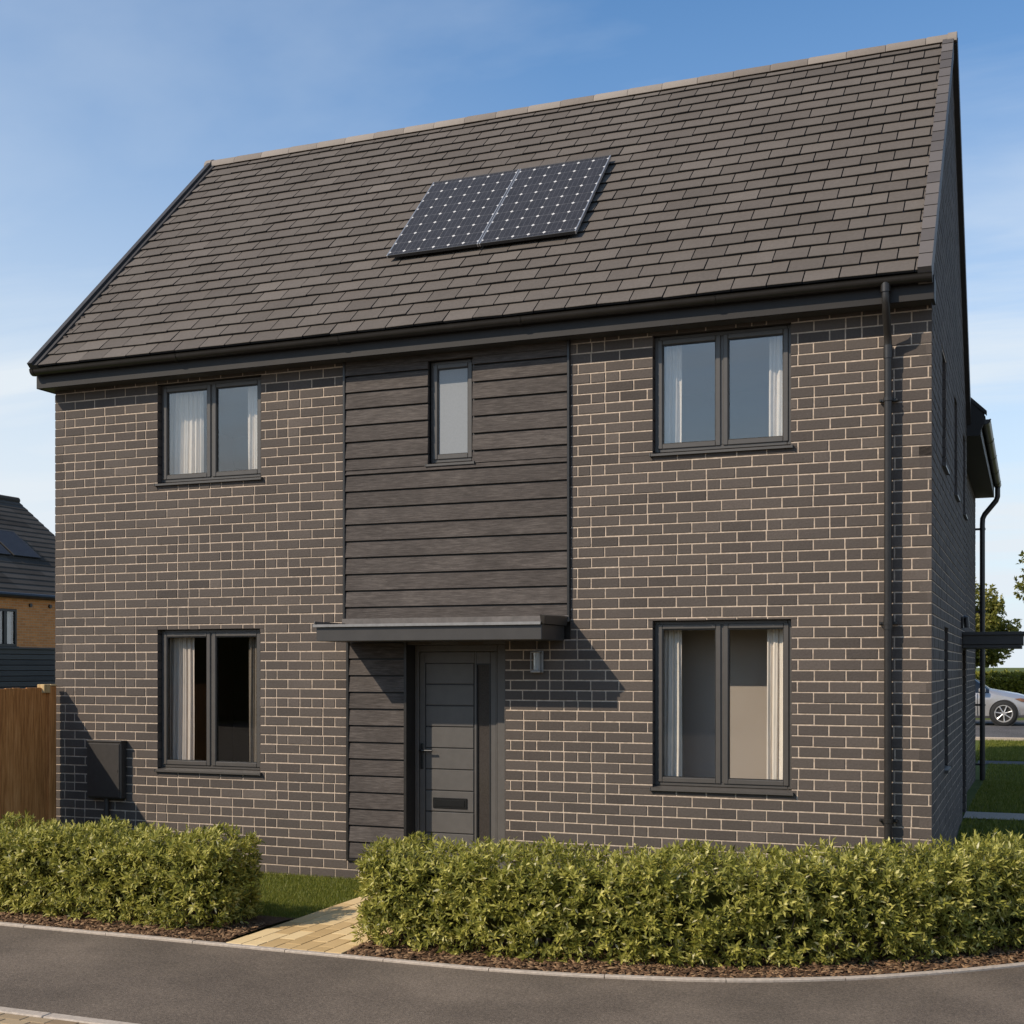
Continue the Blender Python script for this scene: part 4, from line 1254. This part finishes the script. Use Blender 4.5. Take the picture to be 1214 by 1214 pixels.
# parked car (nose to the right), x along its length
def car(loc):
    root = empty('parked_car', loc, 'silver saloon car parked on the road behind the house', 'car')
    G = []
    #   x, sill z, belt z, top z, half width at belt, half width at top
    ST = [(-2.28,.42,.78,.86,.70,.62),(-2.20,.30,.82,.98,.80,.68),(-1.75,.24,.86,1.04,.86,.70),(-1.45,.22,.88,1.12,.88,.66),(-.95,.21,.90,1.36,.895,.60),(-.45,.20,.90,1.44,.90,.60),
          (.1,.20,.90,1.43,.90,.60),(.55,.20,.89,1.30,.90,.62),(.98,.20,.88,.99,.90,.70),(1.30,.21,.82,.93,.895,.66),(1.70,.22,.74,.86,.875,.62),(2.02,.24,.64,.77,.82,.56),(2.22,.30,.55,.66,.68,.45),(2.28,.36,.48,.54,.60,.40)]
    body = MB(); glassb = MB()
    def sec(s_):
        x, zs, zb, zt, wb, wt = s_
        h = [(wb*.90,zs),(wb*.985,zs+.07),(wb*1.0,zs+(zb-zs)*.45),(wb*1.005,zs+(zb-zs)*.72),(wb*.975,zb),(wt+(wb-wt)*.12,zt-.05),(wt*.9,zt-.012),(wt*.45,zt+.012)]
        return [(x,-a,b) for a, b in h]+[(x,0,zt+.018)]+[(x,a,b) for a, b in h[::-1]]
    rings = [body.pts(sec(s_)) for s_ in ST]; L = 17
    cab = range(4, 8)
    for r in range(len(ST)-1):
        for i in range(L-1):
            win = (4 == i or 11 == i) and r in range(3, 8)
            scr = (5 <= i <= 10) and r in (3, 7)
            body.face((rings[r]+i, rings[r+1]+i, rings[r+1]+i+1, rings[r]+i+1), .5, 1 if (win or scr) else 0)
        body.face((rings[r]+L-1, rings[r+1]+L-1, rings[r+1], rings[r]), .5, 2)
    body.face([rings[0]+i for i in range(L)]); body.face([rings[-1]+i for i in range(L)][::-1])
    bo = body.build('body', [M['silver'], M['carglass'], M['tyre']], root); bo.location = (0,0,0); autosmooth(bo, 38)
    for sx in (-1.35, 1.35):
        for sy in (-1, 1):
            wl = MB(); y = sy*.905
            # dark arch with a bright lip, then the tyre
            arch = [(sx+math.cos(a)*.385, y-sy*.03, .335+math.sin(a)*.385) for a in [math.pi*(1.08*k/18-.04) for k in range(19)]]
            wl.tube(arch, .016, 6, mi=1)
            wl.cyl((sx,y-sy*.25,.335), (0,sy,0), .372, .247, 28)
            wo = wl.build('wheel', [M['tyre'], M['silver']], root); wo.location = (0,0,0)
            ty = MB(); rr = []
            for d, q in ((-.18,.300),(-.16,.325),(.0,.332),(.02,.325),(.035,.295),(.035,.245),(.01,.235)):
                rr.append([(sx+math.cos(2*math.pi*k/32)*q, y+sy*d, .335+math.sin(2*math.pi*k/32)*q) for k in range(32)])
            ty.prism(rr[0], rr, cap=False); to = autosmooth(ty.build('tyre', M['tyre'], wo), 40)
            rm = MB()
            rr = [[(sx+math.cos(2*math.pi*k/32)*q, y+sy*d, .335+math.sin(2*math.pi*k/32)*q) for k in range(32)] for d, q in ((.01,.240),(.03,.236),(.03,.212),(.0,.205))]
            rm.prism(rr[0], rr, cap=False)
            rm.cyl((sx,y+sy*.005,.335), (0,sy,0), .045, .022, 14)
            for k in range(7):
                a = 2*math.pi*k/7+.3; d = Vector((math.cos(a),0,math.sin(a)))
                c = Vector((sx,y+sy*.015,.335)); rm.tube([c+d*.03, c+d*.13, c+d*.218], .018, 6, rs=[.020,.016,.022])
            rm.build('rim', M['rim'], wo)
    for sy in (-1, 1):
        hl = MB(); P0 = [(1.62,.862,.735),(1.78,.86,.755),(1.98,.80,.715),(2.10,.74,.66),(2.02,.80,.625),(1.80,.868,.665)]
        n = hl.pts([(x, sy*(w+.006), z) for x, w, z in P0]+[(x-.02, sy*(w-.06), z) for x, w, z in P0])
        hl.face([n+i for i in range(6)])
        for i in range(6): hl.face((n+i, n+(i+1) % 6, n+6+(i+1) % 6, n+6+i))
        q = hl.build('headlight', M['headlight'], root); q.location = (0,0,0)
        mr = MB(); mr.bbox((.72,sy*.97-.09,.90),(.90,sy*.97+.09,1.03), .03); q = mr.build('wing_mirror', M['silver'], root); q.location = (0,0,0)
        for xx in (-.32, .68):
            dr = MB(); dr.box((xx-.006,min(sy*.895,sy*.912),.28),(xx+.006,max(sy*.895,sy*.912),.88)); q = dr.build('door_gap', M['tyre'], root); q.location = (0,0,0)
        dr = MB(); dr.bbox((.46,min(sy*.90,sy*.925),.74),(.62,max(sy*.90,sy*.925),.77), .008)
        q = dr.build('door_handle', M['tyre'], root); q.location = (0,0,0)
    return root
car((.17-1.35, 25.75, .742))

# neighbouring house across the back gardens
nb = empty('neighbour_house', (-29,16,0), 'orange brick house with grey tiled roof beyond the fence at the left', 'house')
NX = -26.0; NE = 4.5; NY0, NY1 = 6.0, 21.0
w = MB()
nops = [(15.35,15.98,2.93,3.98), (16.10,16.55,2.93,3.98)]
Tn = Matrix.Translation((NX,0,0)) @ SD
w.T = Tn; mortar(w, NY0, NY1, 2.86, NE, [(15.55,16.52,2.92,3.98)], y=0, mi=0); w.T = None
w.poly([(NX,NY0,-.5),(NX,NY0,NE),(-30.2,NY0,7.7),(-34.4,NY0,NE),(-34.4,NY0,-.5)]); w.poly([(NX,NY1,-.5),(NX,NY1,NE),(-30.2,NY1,7.7),(-34.4,NY1,NE),(-34.4,NY1,-.5)][::-1])
w.box((-34.4,NY0,-.5),(-34.3,NY1,NE))
w.build('wall', M['buff_brick'], nb)
c = MB(); z = -.4
while z < 2.8:
    c.bbox((NX-.02,NY0-.05,z),(NX+.05+.01,NY1+.05,z+.145), .012, random.random()); z += .155
c.bbox((NX-.02,NY0-.06,2.84),(NX+.10,NY1+.06,2.90), .01, .9)
c.build('cladding', M['grey_board'], nb)
r_ = MB(); k = 20; pit = (7.8-NE)/4.2
for sgn in (1, -1):
    for r in range(k):
        f0, f1 = r/k, (r+1)/k+.01
        X = lambda f: -30.2+sgn*4.35*(1-f)
        Z = lambda f: NE-.12+f*(7.8-NE+.12)
        y = NY0-.1
        while y < NY1+.1:
            b = min(y+.9, NY1+.12); t = random.random()
            P0 = [(X(f0),y,Z(f0)+.035),(X(f0),b,Z(f0)+.035),(X(f1),b,Z(f1)+.005),(X(f1),y,Z(f1)+.005),(X(f0),y,Z(f0)-.01),(X(f0),b,Z(f0)-.01)]
            n = r_.pts(P0)
            for q in ((0,1,2,3),(4,5,1,0)): r_.face([n+i for i in (q if sgn > 0 else q[::-1])], t)
            y += .9
r_.tube([(-30.2,NY0-.1,7.82),(-30.2,NY1+.12,7.82)], .11, 10)
nr = r_.build('roof', M['tile_far'], nb)
gt = MB(); gt.tube([(NX+.16,NY0-.1,NE-.12),(NX+.16,NY1+.1,NE-.12)], .07, 8); gt.box((NX,NY0,NE-.20),(NX+.1,NY1,NE-.05)); gt.build('gutter', M['black'], nb)
f_ = MB(Tn); yb = .02
U0, U1, Z0, Z1 = 15.55, 16.52, 2.92, 3.98
for a_, b_ in (((U0,-.01,Z0),(U0+.07,.06,Z1)), ((U1-.07,-.01,Z0),(U1,.06,Z1)), ((U0+.07,-.01,Z1-.07),(U1-.07,.06,Z1)), ((U0+.07,-.01,Z0),(U1-.07,.06,Z0+.07)), ((16.02,-.01,Z0+.07),(16.14,.06,Z1-.07)), ((U0-.03,-.06,Z0-.05),(U1+.03,.06,Z0))):
    f_.bbox(a_, b_, .006)
nw = f_.build('window', M['black'], nb)
for a_, b_ in ((U0+.06, 16.03), (16.13, U1-.06)):
    p = MB(Tn); p.box((a_,.03,Z0+.06),(b_,.036,Z1-.06)); p.build('pane', M['glass'], nw)
p = MB(Tn); p.box((U0-.3,.5,Z0-.4),(U1+.3,.52,Z1+.3)); p.box((16.25,.15,Z0),(16.46,.17,Z1)); p.build('blind', M['curtain'], nw)
for y in (17.05, 17.85):
    v_ = MB(Tn); v_.cyl((y,-.05,4.12), (0,1,0), .055, .06, 12); v_.build('vent', M['black'], nb)
# its roof panels
np1 = None
nang = math.atan2(7.8-NE+.12, 4.35)
for yc, lab in ((18.48, 'right hand solar panel on the grey roof of the orange brick house'), (17.22, 'solar panel at the frame edge on the grey roof of the orange brick house')):
    if np1 is None:
        np1 = solar('solar_panel', 1.13, 1.36, [M['panel_frame'], M['panel_frame']]); q = np1
        for ch in np1.children:
            if ch.name.startswith('cells'): ch.data.materials[0] = M['carglass2'] if 'carglass2' in M else simple('dark_panel_glass', (.034,.031,.032), .4, .2, 6, spec=.12)
    else: q = copy_tree(np1)
    fm = .478
    base = Vector((-30.2+4.35*(1-fm), yc, NE-.12+fm*(7.8-NE+.12)+.07))
    ex = Vector((0,1,0)); ey = Vector((-math.cos(nang),0,math.sin(nang))); ez = ex.cross(ey)
    R = Matrix((ex, ey, ez)).transposed().to_4x4()
    q.matrix_world = Matrix.Translation(base) @ R
    tag(q, lab, 'solar panel', 'solar panels on the far roof')

# ------------------------------------------------------------------ light, sky, camera
SUN = Vector((-.501, -.612, .612))
el = math.asin(SUN.z); az = math.atan2(SUN.x, SUN.y)
sl_ = bpy.data.lights.new('sun', 'SUN'); sl_.energy = 4.5; sl_.angle = rad(.53); sl_.color = (1, .87, .71)
so_ = bpy.data.objects.new('sun', sl_); COL.objects.link(so_)
so_.rotation_euler = SUN.to_track_quat('Z', 'Y').to_euler(); so_.location = (-20,-25,30)

wd = bpy.data.worlds.new('World'); scene.world = wd; wd.use_nodes = True
n = NT(wd); n.n.clear()
out = n.add('ShaderNodeOutputWorld'); bg = n.add('ShaderNodeBackground'); bg.inputs['Strength'].default_value = .15
sky = n.add('ShaderNodeTexSky'); sky.sky_type = 'NISHITA'; sky.sun_disc = False
sky.sun_elevation = el; sky.sun_rotation = az; sky.air_density = 1.0; sky.dust_density = .5; sky.ozone_density = 1.6
tc = n.add('ShaderNodeTexCoord')
# thin high cloud, laid out by direction in the sky
sp = n.add('ShaderNodeSeparateXYZ'); n.ln(tc.outputs['Generated'], sp.inputs[0])
zc = n.math('MAXIMUM', sp.outputs[2], .04)
pl_ = n.add('ShaderNodeCombineXYZ'); n.ln(n.math('DIVIDE', sp.outputs[0], n.math('ADD', zc, .12)), pl_.inputs[0]); n.ln(n.math('DIVIDE', sp.outputs[1], n.math('ADD', zc, .12)), pl_.inputs[1])
warp = n.add('ShaderNodeMapping'); warp.inputs['Rotation'].default_value = (0,0,rad(-28)); warp.inputs['Scale'].default_value = (.35,1.1,1)
n.ln(pl_.outputs[0], warp.inputs['Vector'])
nz = n.add('ShaderNodeTexNoise'); nz.inputs['Scale'].default_value = 1.1; nz.inputs['Detail'].default_value = 7; nz.inputs['Roughness'].default_value = .55; nz.inputs['Distortion'].default_value = .6
n.ln(warp.outputs[0], nz.inputs['Vector'])
cl = n.ramp(nz.outputs['Fac'], [(.42, (0,0,0)), (.52, (.14,.14,.14)), (.70, (.62,.62,.62))])
hz = n.ramp(sp.outputs[2], [(0, (.9,.9,.9)), (.10, (.80,.80,.80)), (.17, (.62,.62,.62)), (.27, (.26,.26,.26)), (.37, (.05,.05,.05)), (.46, (0,0,0))])
west = n.math('MULTIPLY', n.math('MAXIMUM', n.math('SUBTRACT', n.math('MULTIPLY', sp.outputs[0], -1.0), .30), 0.0), .52)
fac = n.math('ADD', n.math('ADD', cl, hz), west, True)
blue = n.mix(1.0, sky.outputs[0], (.70,.98,1.16), 'MULTIPLY')
c = n.mix(fac, blue, (5.2, 5.7, 6.15))
n.ln(c, bg.inputs['Color']); n.ln(bg.outputs[0], out.inputs[0])

cam = bpy.data.cameras.new('camera'); cam.lens = 36*1538/1214; cam.sensor_width = 36; cam.shift_y = (791-607)/1214
cam.clip_start = .1; cam.clip_end = 8000
co_ = bpy.data.objects.new('camera', cam); COL.objects.link(co_)
co_.location = (.848, -12.585, 2.33); co_.rotation_euler = (rad(90), 0, math.atan(615/1538))
scene.camera = co_
scene.render.resolution_x = scene.render.resolution_y = 1024
scene.view_settings.view_transform = 'Standard'; scene.view_settings.look = 'None'
scene.view_settings.exposure = 0; scene.view_settings.gamma = 1
